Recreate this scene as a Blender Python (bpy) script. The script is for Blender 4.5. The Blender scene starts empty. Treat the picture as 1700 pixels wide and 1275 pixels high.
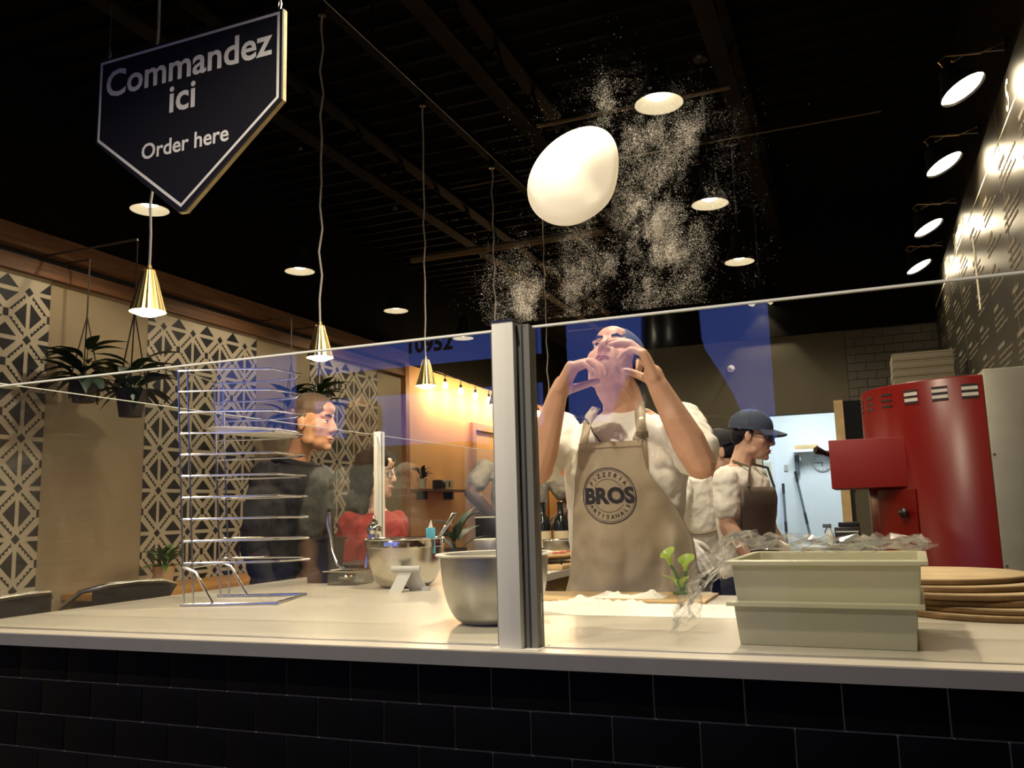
import bpy, bmesh, math, random
import numpy as np
from mathutils import Vector, Matrix, noise
from mathutils.bvhtree import BVHTree
random.seed(7); np.random.seed(7)
S = bpy.context.scene
COL = S.collection
PI = math.pi

# ------------------------------------------------------------------ camera
FPX = 1420.0
_vY = Vector((580, 195, FPX)).normalized()
_vX = Vector((3581, -308, -FPX)); _vX = (_vX - _vX.dot(_vY) * _vY).normalized()
_vZ = _vX.cross(_vY)
CAM = Vector((0, 0, 1.25))
RW = Matrix((_vX, _vY, _vZ))                       # picture axes (right, down, ahead) -> room axes
cd = bpy.data.cameras.new('camera'); cam = bpy.data.objects.new('camera', cd); COL.objects.link(cam)
cd.sensor_fit = 'HORIZONTAL'; cd.sensor_width = 36.0; cd.lens = 36.0 * FPX / 1700.0
cd.clip_start = 0.02; cd.clip_end = 200
m3 = RW @ Matrix(((1, 0, 0), (0, -1, 0), (0, 0, -1)))
cam.matrix_world = Matrix.Translation(CAM) @ m3.to_4x4()
S.camera = cam

def at(px, py, X=None, Y=None, Z=None, D=None):
    """room point seen at a pixel of the 1700x1275 photo, at a known X, Y, Z or distance"""
    d = RW @ Vector((px - 850, py - 637.5, FPX))
    if X is not None: t = (X - CAM.x) / d.x
    elif Y is not None: t = (Y - CAM.y) / d.y
    elif Z is not None: t = (Z - CAM.z) / d.z
    else: t = D / FPX
    return CAM + d * t

# ------------------------------------------------------------------ world, exposure
S.view_settings.view_transform = 'Standard'; S.view_settings.look = 'None'
S.view_settings.gamma = 1.0; S.view_settings.use_curve_mapping = False
S.view_settings.exposure = 0.25
W = bpy.data.worlds.new('dusk'); S.world = W; W.use_nodes = True
bg = W.node_tree.nodes['Background']
bg.inputs[0].default_value = (0.095, 0.15, 0.56, 1); bg.inputs[1].default_value = 2.3
WARM = (1.0, 0.80, 0.52); SOFT = (1.0, 0.86, 0.64)
BELL_W, PEND_W, CLIP_W, STRING_W = 80, 8, 16, 9

def light(kind, loc, power, color, parent=None, radius=0.03, aim=None, angle=150, blend=0.4, name='bulb_light'):
    l = bpy.data.lights.new(name, kind); l.energy = power; l.color = color
    if kind in ('POINT', 'SPOT'): l.shadow_soft_size = radius
    if kind == 'SPOT': l.spot_size = math.radians(angle); l.spot_blend = blend
    if kind == 'AREA': l.shape = 'RECTANGLE'; l.size, l.size_y = radius
    o = bpy.data.objects.new(name, l); COL.objects.link(o)
    o.location = Vector(loc) - (parent.location if parent else Vector())
    if aim is not None: o.rotation_euler = Vector(aim).to_track_quat('-Z', 'Y').to_euler()
    if parent: o.parent = parent
    return o

# ------------------------------------------------------------------ materials
M = {}
def mat(name, col, rough=0.5, metal=0.0, var=0.0, vscale=20, bump=0.0, bscale=60, spec=0.5, coat=0, aniso=None, trans=0, emit=None, es=0, stretch=None, sss=0):
    m = bpy.data.materials.new(name); m.use_nodes = True; nt = m.node_tree; N = nt.nodes; L = nt.links
    b = N['Principled BSDF']
    b.inputs['Base Color'].default_value = (*col, 1); b.inputs['Roughness'].default_value = rough
    b.inputs['Metallic'].default_value = metal; b.inputs['Specular IOR Level'].default_value = spec
    b.inputs['Coat Weight'].default_value = coat; b.inputs['Transmission Weight'].default_value = trans
    if sss: b.inputs['Subsurface Weight'].default_value = sss; b.inputs['Subsurface Radius'].default_value = (0.02, 0.008, 0.004)
    if emit: b.inputs['Emission Color'].default_value = (*emit, 1); b.inputs['Emission Strength'].default_value = es
    if var or bump:
        tc = N.new('ShaderNodeTexCoord'); mp = N.new('ShaderNodeMapping'); L.new(tc.outputs['Object'], mp.inputs[0])
        if stretch: mp.inputs['Scale'].default_value = stretch
    if var:
        n = N.new('ShaderNodeTexNoise'); n.inputs['Scale'].default_value = vscale; n.inputs['Detail'].default_value = 6
        L.new(mp.outputs[0], n.inputs['Vector'])
        r = N.new('ShaderNodeValToRGB'); L.new(n.outputs['Fac'], r.inputs[0])
        r.color_ramp.elements[0].position = 0.3; r.color_ramp.elements[1].position = 0.7
        r.color_ramp.elements[0].color = (*[c * (1 - var) for c in col], 1)
        r.color_ramp.elements[1].color = (*[min(1, c * (1 + var)) for c in col], 1)
        L.new(r.outputs[0], b.inputs['Base Color'])
    if bump:
        n2 = N.new('ShaderNodeTexNoise'); n2.inputs['Scale'].default_value = bscale; n2.inputs['Detail'].default_value = 5
        L.new(mp.outputs[0], n2.inputs['Vector'])
        bp = N.new('ShaderNodeBump'); bp.inputs['Strength'].default_value = bump; bp.inputs['Distance'].default_value = 0.01
        L.new(n2.outputs['Fac'], bp.inputs['Height']); L.new(bp.outputs[0], b.inputs['Normal'])
    M[name] = m; return m

def thin_glass(name, tint=(1, 1, 1), f0=0.045, power=5.0, rough=0.0, film=0.0):
    """clear sheet: see-through plus mirror reflection that rises towards grazing angles"""
    m = bpy.data.materials.new(name); m.use_nodes = True; nt = m.node_tree; N = nt.nodes; L = nt.links
    for n in list(N): N.remove(n)
    out = N.new('ShaderNodeOutputMaterial'); mix = N.new('ShaderNodeMixShader'); tr = N.new('ShaderNodeBsdfTransparent'); gl = N.new('ShaderNodeBsdfGlossy')
    tr.inputs[0].default_value = (*tint, 1); gl.inputs['Roughness'].default_value = rough
    lw = N.new('ShaderNodeLayerWeight'); lw.inputs[0].default_value = 0.5
    pw = N.new('ShaderNodeMath'); pw.operation = 'POWER'; L.new(lw.outputs['Facing'], pw.inputs[0]); pw.inputs[1].default_value = power
    ma = N.new('ShaderNodeMath'); ma.operation = 'MULTIPLY_ADD'; L.new(pw.outputs[0], ma.inputs[0]); ma.inputs[1].default_value = 1 - f0; ma.inputs[2].default_value = f0
    L.new(ma.outputs[0], mix.inputs[0]); L.new(tr.outputs[0], mix.inputs[1]); L.new(gl.outputs[0], mix.inputs[2])
    if film:
        df = N.new('ShaderNodeBsdfDiffuse'); df.inputs[0].default_value = (.8, .8, .78, 1); m2 = N.new('ShaderNodeMixShader'); m2.inputs[0].default_value = film
        L.new(mix.outputs[0], m2.inputs[1]); L.new(df.outputs[0], m2.inputs[2]); L.new(m2.outputs[0], out.inputs[0])
    else: L.new(mix.outputs[0], out.inputs[0])
    M[name] = m; return m

def glow(name, col, s):
    m = bpy.data.materials.new(name); m.use_nodes = True; b = m.node_tree.nodes['Principled BSDF']
    b.inputs['Base Color'].default_value = (*col, 1); b.inputs['Emission Color'].default_value = (*col, 1); b.inputs['Emission Strength'].default_value = s
    M[name] = m; return m

def translucent(name, col, fac=0.5, rough=0.4):
    m = bpy.data.materials.new(name); m.use_nodes = True; nt = m.node_tree; N = nt.nodes; L = nt.links
    b = N['Principled BSDF']; b.inputs['Base Color'].default_value = (*col, 1); b.inputs['Roughness'].default_value = rough
    t = N.new('ShaderNodeBsdfTranslucent'); t.inputs[0].default_value = (*col, 1)
    x = N.new('ShaderNodeMixShader'); x.inputs[0].default_value = fac
    L.new(b.outputs[0], x.inputs[1]); L.new(t.outputs[0], x.inputs[2]); L.new(x.outputs[0], N['Material Output'].inputs[0])
    M[name] = m; return m

mat('counter', (.52, .475, .395), .30, var=.05, vscale=5, bump=.02, bscale=15)
mat('counter_edge_shaded', (.17, .17, .17), .5, var=.05)
mat('black_tile', (.004, .004, .0045), .45, spec=.08, var=.2, vscale=3)
mat('grout', (.50, .40, .20), .9)
mat('alu', (.68, .68, .62), .55, 0.0, var=.06, vscale=40, stretch=(1, 1, .05))
mat('alu_seam', (.03, .03, .03), .6)
mat('steel', (.62, .59, .52), .24, 1.0, var=.06, vscale=30, stretch=(1, 1, 8))
mat('steel_bright', (.75, .73, .68), .12, 1.0)
mat('steel_dull', (.52, .50, .44), .36, 1.0, var=.12, vscale=18)
mat('brushed_panel', (.34, .32, .26), .5, .6, var=.08, vscale=12)
mat('wire', (.70, .69, .67), .2, 1.0)
mat('black_paint', (.012, .012, .013), .5, spec=.3)
mat('ceiling_black', (.0065, .0058, .005), .85, spec=.04, var=.3, vscale=4)
mat('joist_black', (.011, .009, .0065), .8, spec=.04, var=.3, vscale=9)
mat('conduit', (.10, .07, .035), .5, .4)
mat('black_plastic', (.012, .012, .014), .3)
mat('white_enamel', (.78, .75, .68), .35); mat('lamp_inner', (.36, .335, .27), .45); mat('channel_grey', (.16, .16, .14), .6)
mat('brass', (.62, .47, .20), .28, 1.0)
mat('cord', (.42, .40, .36), .8, bump=.3, bscale=400)
mat('sign_black', (.010, .010, .013), .45)
mat('sign_white', (.72, .72, .74), .6)
mat('sign_edge', (.42, .33, .16), .5, var=.2, vscale=30)
mat('wall_tan', (.30, .23, .135), .8, var=.10, vscale=2.5, bump=.1, bscale=30)
mat('paper_cream', (.46, .39, .275), .75, var=.05, vscale=6)
mat('paper_ink', (.006, .006, .007), .6)
mat('wall_orange', (.90, .50, .22), .75, var=.05, vscale=2)
mat('wood_beam', (.15, .065, .025), .6, var=.35, vscale=6, stretch=(8, .5, 8), bump=.15)
mat('wood_trim', (.34, .14, .045), .5, var=.25, vscale=8, stretch=(6, 6, .6))
mat('wood_table', (.56, .26, .06), .4, var=.2, vscale=5, stretch=(6, .6, 6))
mat('wood_board', (.60, .42, .20), .55, var=.15, vscale=10, stretch=(1, 6, 1))
mat('disc_board', (.50, .36, .19), .7, var=.18, vscale=14, bump=.1)
mat('disc_edge', (.16, .09, .035), .7, var=.25, vscale=20)
mat('wall_taupe', (.105, .088, .055), .85, var=.07, vscale=3, bump=.1, bscale=90)
mat('tile_taupe', (.10, .085, .06), .45, var=.10, vscale=2)
mat('grout_dark', (.018, .016, .012), .9)
mat('wall_dark', (.006, .005, .004), .9, spec=.05)
mat('wall_white', (.80, .84, .86), .6, var=.02)
mat('floor', (.10, .075, .055), .5, var=.25, vscale=4)
mat('street', (.03, .03, .035), .9)
mat('menu_black', (.022, .019, .014), .34, spec=.55, var=.2, vscale=5)
mat('chalk', (.10, .08, .05), .8)
mat('chalk_bright', (.75, .70, .55), .7)
mat('oven_red', (.15, .004, .002), .30, spec=.35, var=.06, vscale=3)
mat('oven_flat_red', (.25, .006, .004), .5)
mat('slot_dark', (.01, .005, .005), .7)
mat('slot_light', (.55, .50, .46), .5)
mat('knob', (.02, .012, .01), .3)
mat('dough', (.90, .86, .76), .55, sss=.0)
translucent('dough_sheet', (.93, .90, .82), .35, .5)
mat('flour', (.92, .88, .80), .95, var=.04, vscale=60, bump=.4, bscale=150)
mat('flour_mote', (.90, .86, .76), 1.0)
translucent('tray', (.70, .68, .52), .42, .4)
mat('skin', (.62, .34, .22), .5, var=.06, vscale=25, sss=.06)
mat('skin_tan', (.48, .24, .13), .5, var=.06, vscale=25, sss=.05)
mat('skin_deep', (.085, .036, .022), .45, var=.08, vscale=25)
mat('skin_pale', (.60, .36, .25), .5, var=.05, vscale=25)
mat('lips', (.50, .20, .16), .45); mat('lips_deep', (.10, .035, .03), .45)
mat('eye_white', (.75, .72, .68), .2); mat('iris', (.03, .018, .012), .15)
mat('stubble', (.44, .26, .18), .6, var=.2, vscale=200)
mat('hair_black', (.008, .006, .005), .65, spec=.2, var=.4, vscale=90, bump=.4, bscale=160)
mat('hair_short', (.09, .055, .035), .6, var=.3, vscale=120, bump=.3, bscale=200)
mat('brow', (.03, .018, .012), .7)
mat('tee_white', (.86, .82, .75), .85, var=.03, vscale=8, bump=.25, bscale=30)
mat('tee_grey', (.24, .215, .18), .9, var=.08, vscale=14, bump=.25, bscale=30)
mat('tee_sage', (.62, .64, .56), .9, var=.06, vscale=14, bump=.25, bscale=30)
mat('apron_taupe', (.38, .31, .215), .85, var=.06, vscale=12, bump=.25, bscale=22)
mat('apron_shade', (.20, .155, .10), .85, var=.08, vscale=12, bump=.25, bscale=22)
mat('apron_brown', (.13, .10, .07), .85, var=.1, vscale=12, bump=.25, bscale=30)
mat('ink', (.018, .016, .022), .7)
mat('jacket_black', (.008, .008, .010), .75, spec=.2, bump=.25, bscale=25)
mat('collar_grey', (.10, .10, .10), .8)
mat('red_top', (.30, .012, .014), .7, bump=.2, bscale=30)
mat('denim', (.09, .14, .19), .85, var=.15, vscale=60)
mat('dark_trousers', (.018, .02, .03), .85)
mat('cap_navy', (.035, .05, .085), .8, var=.1, vscale=40, bump=.15, bscale=120)
mat('cap_black', (.012, .012, .014), .8)
mat('glove', (.82, .80, .80), .45, bump=.2, bscale=50)
mat('rubber_foot', (.02, .02, .02), .7)
mat('shoe', (.02, .02, .02), .5)
mat('lens_rim', (.015, .012, .012), .3)
mat('leaf_dark', (.012, .035, .012), .5, var=.3, vscale=20)
mat('leaf_green', (.08, .20, .035), .45, var=.25, vscale=20)
translucent('lily_green', (.50, .68, .14), .35, .35)
mat('pot_dark', (.03, .022, .02), .6)
mat('pot_wood', (.58, .40, .22), .6, var=.12, vscale=10)
mat('pot_cream', (.60, .56, .36), .5)
mat('soil', (.03, .02, .012), .95)
mat('chain', (.05, .035, .02), .6)
mat('wine_glass_dark', (.01, .012, .01), .12, coat=.4)
mat('label_cream', (.62, .52, .34), .7)
mat('tomato', (.45, .05, .03), .5, var=.3, vscale=60); mat('crust', (.55, .36, .16), .7, var=.2, vscale=40); mat('cheese', (.72, .60, .40), .6, var=.15, vscale=50)
mat('sauce_red', (.25, .02, .01), .3)
mat('plastic_grey', (.48, .47, .44), .4)
mat('blue_plastic', (.10, .40, .55), .3)
mat('paper_yellow', (.62, .62, .42), .8)
mat('clock_face', (.75, .78, .80), .5); mat('carton', (.20, .17, .12), .8, var=.05); mat('carton_gap', (.09, .07, .05), .9)
mat('handle_grey', (.10, .12, .14), .5)
mat('white_smoke', (.55, .52, .44), .5)
mat('bulb_socket', (.03, .02, .012), .5)
thin_glass('glass', (.975, .985, .975), .055)
thin_glass('glass_side', (.985, .99, .985), .018, 6.0)
thin_glass('window_glass', (.97, .98, 1), .04)
thin_glass('film', (.99, .99, .99), .04, 5.0, .06, .07)
thin_glass('clear_dish', (.80, .80, .78), .12, 3.0, .03)
mat('glass_edge', (.90, .92, .84), .3)
glow('bulb_glow', (1.0, .90, .70), 22); glow('bulb_warm', (1.0, .74, .40), 26); glow('bulb_string', (1.0, .66, .30), 22); glow('clip_glow', (1.0, .84, .54), 20)
glow('panel_glow', (.86, .95, 1.0), 3)

# ------------------------------------------------------------------ mesh tools
class MB:
    def __init__(s): s.v = []; s.f = []
    def add(s, vs, fs):
        k = len(s.v); s.v += [Vector(a) for a in vs]; s.f += [tuple(i + k for i in f) for f in fs]; return s
    def box(s, a, b, R=None, c=None, bev=0.0):
        (x0, y0, z0), (x1, y1, z1) = a, b
        if bev:
            bm = bmesh.new(); bmesh.ops.create_cube(bm, size=1)
            for v in bm.verts: v.co = Vector(((x0 + x1) / 2 + v.co.x * (x1 - x0), (y0 + y1) / 2 + v.co.y * (y1 - y0), (z0 + z1) / 2 + v.co.z * (z1 - z0)))
            bmesh.ops.bevel(bm, geom=list(bm.edges), offset=bev, segments=2, affect='EDGES', profile=.6)
            vs = [v.co.copy() for v in bm.verts]; fs = [tuple(v.index for v in f.verts) for f in bm.faces]; bm.free()
        else:
            vs = [Vector(p) for p in ((x0, y0, z0), (x1, y0, z0), (x1, y1, z0), (x0, y1, z0), (x0, y0, z1), (x1, y0, z1), (x1, y1, z1), (x0, y1, z1))]
            fs = [(3, 2, 1, 0), (4, 5, 6, 7), (0, 1, 5, 4), (1, 2, 6, 5), (2, 3, 7, 6), (3, 0, 4, 7)]
        if R is not None:
            c = Vector(c) if c is not None else Vector()
            vs = [R @ (p - c) + c for p in vs]
        return s.add(vs, fs)
    def tube(s, pts, r, n=8, closed=False, cap=True):
        pts = [Vector(p) for p in pts]; m = len(pts); rr = r if isinstance(r, (list, tuple)) else [r] * m
        vs = []; prev = None
        for i, p in enumerate(pts):
            a = pts[(i - 1) % m] if (closed or i > 0) else p; b = pts[(i + 1) % m] if (closed or i < m - 1) else p
            t = (b - a).normalized()
            if prev is None:
                u = t.orthogonal().normalized()
            else:
                u = (prev - prev.dot(t) * t)
                u = u.normalized() if u.length > 1e-6 else t.orthogonal().normalized()
            prev = u; w = t.cross(u)
            for k in range(n):
                an = 2 * PI * k / n; vs.append(p + (u * math.cos(an) + w * math.sin(an)) * rr[i])
        fs = []
        for i in range(m if closed else m - 1):
            j = (i + 1) % m
            for k in range(n): fs.append((i * n + k, i * n + (k + 1) % n, j * n + (k + 1) % n, j * n + k))
        if cap and not closed:
            fs.append(tuple(range(n))[::-1]); fs.append(tuple((m - 1) * n + k for k in range(n)))
        return s.add(vs, fs)
    def lathe(s, prof, c=(0, 0, 0), n=32, axis=None, close=False):
        """prof: (radius, height) list; spun about +Z (or axis) through c"""
        c = Vector(c); R = Vector((0, 0, 1)).rotation_difference(Vector(axis)).to_matrix() if axis is not None else Matrix.Identity(3)
        vs = []; fs = []; rings = []
        for (r, h) in prof:
            if r < 1e-6: rings.append([len(vs)]); vs.append(c + R @ Vector((0, 0, h)))
            else:
                rings.append(list(range(len(vs), len(vs) + n)))
                vs += [c + R @ Vector((r * math.cos(2 * PI * k / n), r * math.sin(2 * PI * k / n), h)) for k in range(n)]
        pr = list(zip(rings, rings[1:])) + ([(rings[-1], rings[0])] if close else [])
        for a, b in pr:
            for k in range(n):
                k2 = (k + 1) % n
                if len(a) == 1 and len(b) == 1: continue
                if len(a) == 1: fs.append((a[0], b[k2], b[k]))
                elif len(b) == 1: fs.append((a[k], a[k2], b[0]))
                else: fs.append((a[k], a[k2], b[k2], b[k]))
        return s.add(vs, fs)
    def cyl(s, p0, p1, r, n=16, r2=None):
        p0, p1 = Vector(p0), Vector(p1); h = (p1 - p0).length
        return s.lathe([(0, 0), (r, 0), (r2 if r2 is not None else r, h), (0, h)], p0, n, (p1 - p0).normalized())
    def ball(s, c, r, n=16, m=10, R=None):
        rx, ry, rz = r if isinstance(r, (tuple, list)) else (r, r, r); c = Vector(c)
        vs = []; fs = []
        vs.append(Vector((0, 0, -rz)))
        for i in range(1, m):
            ph = -PI / 2 + PI * i / m
            for k in range(n): vs.append(Vector((rx * math.cos(ph) * math.cos(2 * PI * k / n), ry * math.cos(ph) * math.sin(2 * PI * k / n), rz * math.sin(ph))))
        vs.append(Vector((0, 0, rz))); top = len(vs) - 1
        for k in range(n): fs.append((0, 1 + (k + 1) % n, 1 + k))
        for i in range(m - 2):
            for k in range(n):
                a = 1 + i * n; b = a + n; fs.append((a + k, a + (k + 1) % n, b + (k + 1) % n, b + k))
        a = 1 + (m - 2) * n
        for k in range(n): fs.append((a + k, a + (k + 1) % n, top))
        if R is not None: vs = [R @ v for v in vs]
        return s.add([v + c for v in vs], fs)
    def prism(s, poly, o, u, v, w):
        """poly (a, b) in the plane o + a*u + b*v, thickened along w"""
        o, u, v, w = Vector(o), Vector(u), Vector(v), Vector(w); n = len(poly)
        A = [o + u * a + v * b for a, b in poly]; B = [p + w for p in A]
        fs = [tuple(range(n))[::-1], tuple(range(n, 2 * n))] + [(i, (i + 1) % n, n + (i + 1) % n, n + i) for i in range(n)]
        return s.add(A + B, fs)
    def grid(s, fn, nu, nv):
        vs = [fn(i / nu, j / nv) for j in range(nv + 1) for i in range(nu + 1)]
        fs = [(j * (nu + 1) + i, j * (nu + 1) + i + 1, (j + 1) * (nu + 1) + i + 1, (j + 1) * (nu + 1) + i) for j in range(nv) for i in range(nu)]
        return s.add(vs, fs)
    def mesh(s, name, org=(0, 0, 0), smooth=True, angle=40, fix=True):
        org = Vector(org); me = bpy.data.meshes.new(name)
        me.from_pydata([tuple(p - org) for p in s.v], [], s.f)
        if fix:
            bm = bmesh.new(); bm.from_mesh(me); bmesh.ops.recalc_face_normals(bm, faces=bm.faces); bm.to_mesh(me); bm.free()
        if smooth:
            me.polygons.foreach_set('use_smooth', [True] * len(me.polygons)); me.set_sharp_from_angle(angle=math.radians(angle))
        me.update(); return me
    def build(s, name, material, parent=None, smooth=True, angle=40, fix=True):
        o = bpy.data.objects.new(name, s.mesh(name, origin(parent), smooth, angle, fix)); put(o, material, parent); return o

def origin(p):
    o = Vector()
    while p is not None: o += p.location; p = p.parent
    return o
def put(o, material, parent=None):
    if material is not None: o.data.materials.append(M[material] if isinstance(material, str) else material)
    COL.objects.link(o)
    if parent is not None: o.parent = parent
    return o
def thing(name, label, cat, loc, group=None):
    o = bpy.data.objects.new(name, None); COL.objects.link(o); o.location = loc; o.empty_display_size = .05
    o['label'] = label; o['category'] = cat
    if group: o['group'] = group
    return o
def tag(o, label, cat, group=None, kind=None):
    o['label'] = label; o['category'] = cat
    if group: o['group'] = group
    if kind: o['kind'] = kind
    return o
def struct(o, label=None):
    o['kind'] = 'structure'
    if label: o['label'] = label
    return o
def copy_tree(o, parent=None, loc=None):
    c = o.copy(); COL.objects.link(c); c.parent = parent
    if loc is not None: c.location = loc
    for ch in list(o.children): copy_tree(ch, c)
    return c
def box(name, a, b, material, parent=None, bev=0.0):
    return MB().box(a, b, bev=bev).build(name, material, parent, smooth=bool(bev))
def rotz(a): return Matrix.Rotation(a, 3, 'Z')
def text_polys(s, size=1.0, bold=0.0, align='CENTER', shear=0.0, spacing=1.0):
    c = bpy.data.curves.new('txt', 'FONT'); c.body = s; c.size = size; c.offset = bold; c.align_x = align; c.shear = shear; c.space_character = spacing; c.resolution_u = 3
    o = bpy.data.objects.new('txt', c); COL.objects.link(o); bpy.context.view_layer.update()
    me = bpy.data.meshes.new_from_object(o.evaluated_get(bpy.context.evaluated_depsgraph_get()))
    bm = bmesh.new(); bm.from_mesh(me); bmesh.ops.triangulate(bm, faces=bm.faces)
    vs = [v.co.copy() for v in bm.verts]; fs = [tuple(v.index for v in f.verts) for f in bm.faces]; bm.free()
    bpy.data.objects.remove(o); bpy.data.curves.remove(c); bpy.data.meshes.remove(me)
    return vs, fs
def text_on(mb, s, o, u, v, size, bold=0, align='CENTER', shear=0, spacing=1.0):
    vs, fs = text_polys(s, size, bold, align, shear, spacing); o, u, v = Vector(o), Vector(u), Vector(v)
    mb.add([o + u * p.x + v * p.y for p in vs], fs); return mb

HC = 1.02                                             # counter height
# ================================================================== THE ROOM
XL, XR, YB, YF, ZC = -4.5, 0.72, 8.0, -2.2, 3.95
XE = 3.2                                              # right side of the customer area
struct(box('floor', (XL - .2, YF - .2, -.06), (XE + .2, 14.4, 0), 'floor'), 'dark brown floor of the pizzeria')
ceil = struct(box('ceiling', (XL - .2, YF - .2, ZC + .06), (XE + .2, 14.4, ZC + .16), 'ceiling_black'), 'black painted steel deck ceiling with open joists')
wl = struct(box('wall_left', (XL - .15, YF, 0), (XL, 8.02, ZC + .06), 'wall_tan'), 'tan plaster side wall with patterned paper panels')
wo = struct(box('wall_orange', (XL - .15, 8.1, 0), (XL, 14.2, 2.87), 'wall_orange'), 'orange painted side wall of the rear dining room')
struct(box('wall_upper', (XL - .15, 8.02, 2.87), (XL + .02, 14.2, ZC + .06), 'wall_dark'), 'dark band of wall above the orange paint')
struct(box('wall_rear', (XL - .15, 14.2, 0), (-2.0, 14.35, ZC + .06), 'wall_dark'), 'dark far wall of the dining room')
struct(box('wall_passage', (-2.15, YB, 0), (-2.0, 14.35, ZC + .06), 'wall_dark'), 'dark side wall between dining room and kitchen')
# kitchen rear wall with the doorway to the white room
DX0, DX1, DZ = -.80, -.158, 2.04
wb = struct(box('wall_back', (-2.0, YB, 0), (DX0, YB + .12, 2.75), 'wall_taupe'), 'taupe rear wall of the kitchen')
box('wall_over_door', (DX0, YB, DZ), (DX1, YB + .12, 2.75), 'wall_taupe', wb)
box('wall_beside_door', (DX1, YB, 0), (XR, YB + .12, 2.75), 'wall_taupe', wb)
box('soffit', (-2.0, YB - .02, 2.75), (XR, YB + .12, ZC + .06), 'wall_dark', wb)
# subway tiles on the right end of the rear wall
tw, th = .155, .073; tm = None
for r in range(10):
    z = 2.742 - (r + 1) * th
    for c in range(-1, 6):
        x0 = -.02 + c * tw + (tw / 2 if r % 2 else 0); x1 = min(x0 + tw - .005, XR - .005); x0 = max(x0, -.02)
        if x1 - x0 < .02: continue
        box('tile', (x0, YB - .012, z + .0025), (x1, YB, z + th - .0025), 'tile_taupe', wb)
box('grout_bed', (-.025, YB - .005, 2.742 - 10 * th), (XR, YB - .0005, 2.745), 'grout_dark', wb)
# right kitchen wall, customer side walls, storefront
struct(box('wall_right', (XR, 1.3, 0), (XR + .12, 10.6, ZC + .06), 'wall_dark'), 'dark kitchen side wall behind the menu board')
struct(box('wall_return', (XR + .12, 1.30, 0), (XE, 1.42, ZC + .06), 'wall_dark'), 'dark wall closing the counter on the right')
struct(box('wall_customer_side', (XE, YF, 0), (XE + .12, 1.42, ZC + .06), 'wall_dark'), 'dark side wall of the customer area')
# white back room
wr = struct(box('wall_white_room', (-1.6, 10.3, 0), (XR, 10.42, 2.6), 'wall_white'), 'bright white wall of the back room')
box('white_side_wall', (-1.7, YB + .12, 0), (-1.6, 10.42, 2.6), 'wall_white', wr)
box('white_right_wall', (XR - .1, YB + .12, 0), (XR - .001, 10.3, 2.6), 'wall_white', wr)
box('white_room_ceiling', (-1.7, YB + .12, 2.6), (XR, 10.42, 2.66), 'wall_white', wr)
lp = thing('ceiling_light_panel', 'bright white ceiling light panel in the back room', 'light', (-.5, 9.3, 2.56))
box('frame', (-.86, 9.0, 2.57), (-.14, 9.6, 2.6), 'white_enamel', lp); box('diffuser', (-.82, 9.04, 2.562), (-.18, 9.56, 2.572), 'panel_glow', lp)
light('AREA', (-.5, 9.3, 2.555), 25, (.85, .95, 1.0), lp, radius=(.62, .5), aim=(0, 0, -1), name='panel_light')
# storefront (behind the photographer, mirrored in the counter glass)
wf = struct(box('wall_front', (XL - .15, YF - .15, 3.3), (XE + .12, YF, ZC + .06), 'wall_dark'), 'dark storefront wall around the windows')
for (x0, x1, z0, z1) in ((XL - .15, XE, 0, .35), (-3.66, -3.60, .35, 3.3), (-3.6, -1.80, 2.07, 2.23), (-1.80, -1.68, .35, 3.3), (-.41, XE + .12, .35, 3.3), (XL - .15, XL, .35, 3.3)):
    box('pier', (x0, YF - .15, z0), (x1, YF, z1), 'wall_dark', wf)
for i, (x0, x1, z0, z1) in enumerate(((XL, -3.66, .35, 3.3), (-3.6, -1.80, .35, 2.07), (-3.6, -1.80, 2.23, 3.3), (-1.68, -.41, .35, 3.3))):
    struct(box('window_%d' % (i + 1), (x0, YF - .08, z0), (x1, YF - .07, z1), 'window_glass'), 'storefront window pane facing the dusk sky')
nm = text_on(MB(), '10952', (-2.63, YF - .06, 2.335), (1, 0, 0), (0, 0, 1), .142, .006)
tag(nm.build('house_number', 'ink', None, smooth=False), 'dark house number 10952 on the storefront glass', 'sign')
struct(box('ground', (-40, -60, -.3), (40, YF - .16, -.1), 'street'), 'dark street outside the storefront')

for k, (x0, x1, h_, y) in enumerate(((-40, -22, 4.6, -26), (-21, -13, 3.6, -25), (-12.5, -3, 4.1, -26), (-2, 12, 3.4, -25), (13, 40, 4.4, -26))):
    t = thing('street_building', 'dark low building across the street, %s in the dusk reflection' % ['far left', 'left', 'middle', 'right', 'far right'][k], 'building', ((x0 + x1) / 2, y, -.1), 'low buildings across the street')
    MB().box((x0, y - 6, -.1), (x1, y, h_)).build('walls', 'street', t, smooth=False); MB().box((x0 - .2, y - 6.2, h_), (x1 + .2, y + .2, h_ + .15)).build('parapet', 'street', t, smooth=False)
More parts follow.
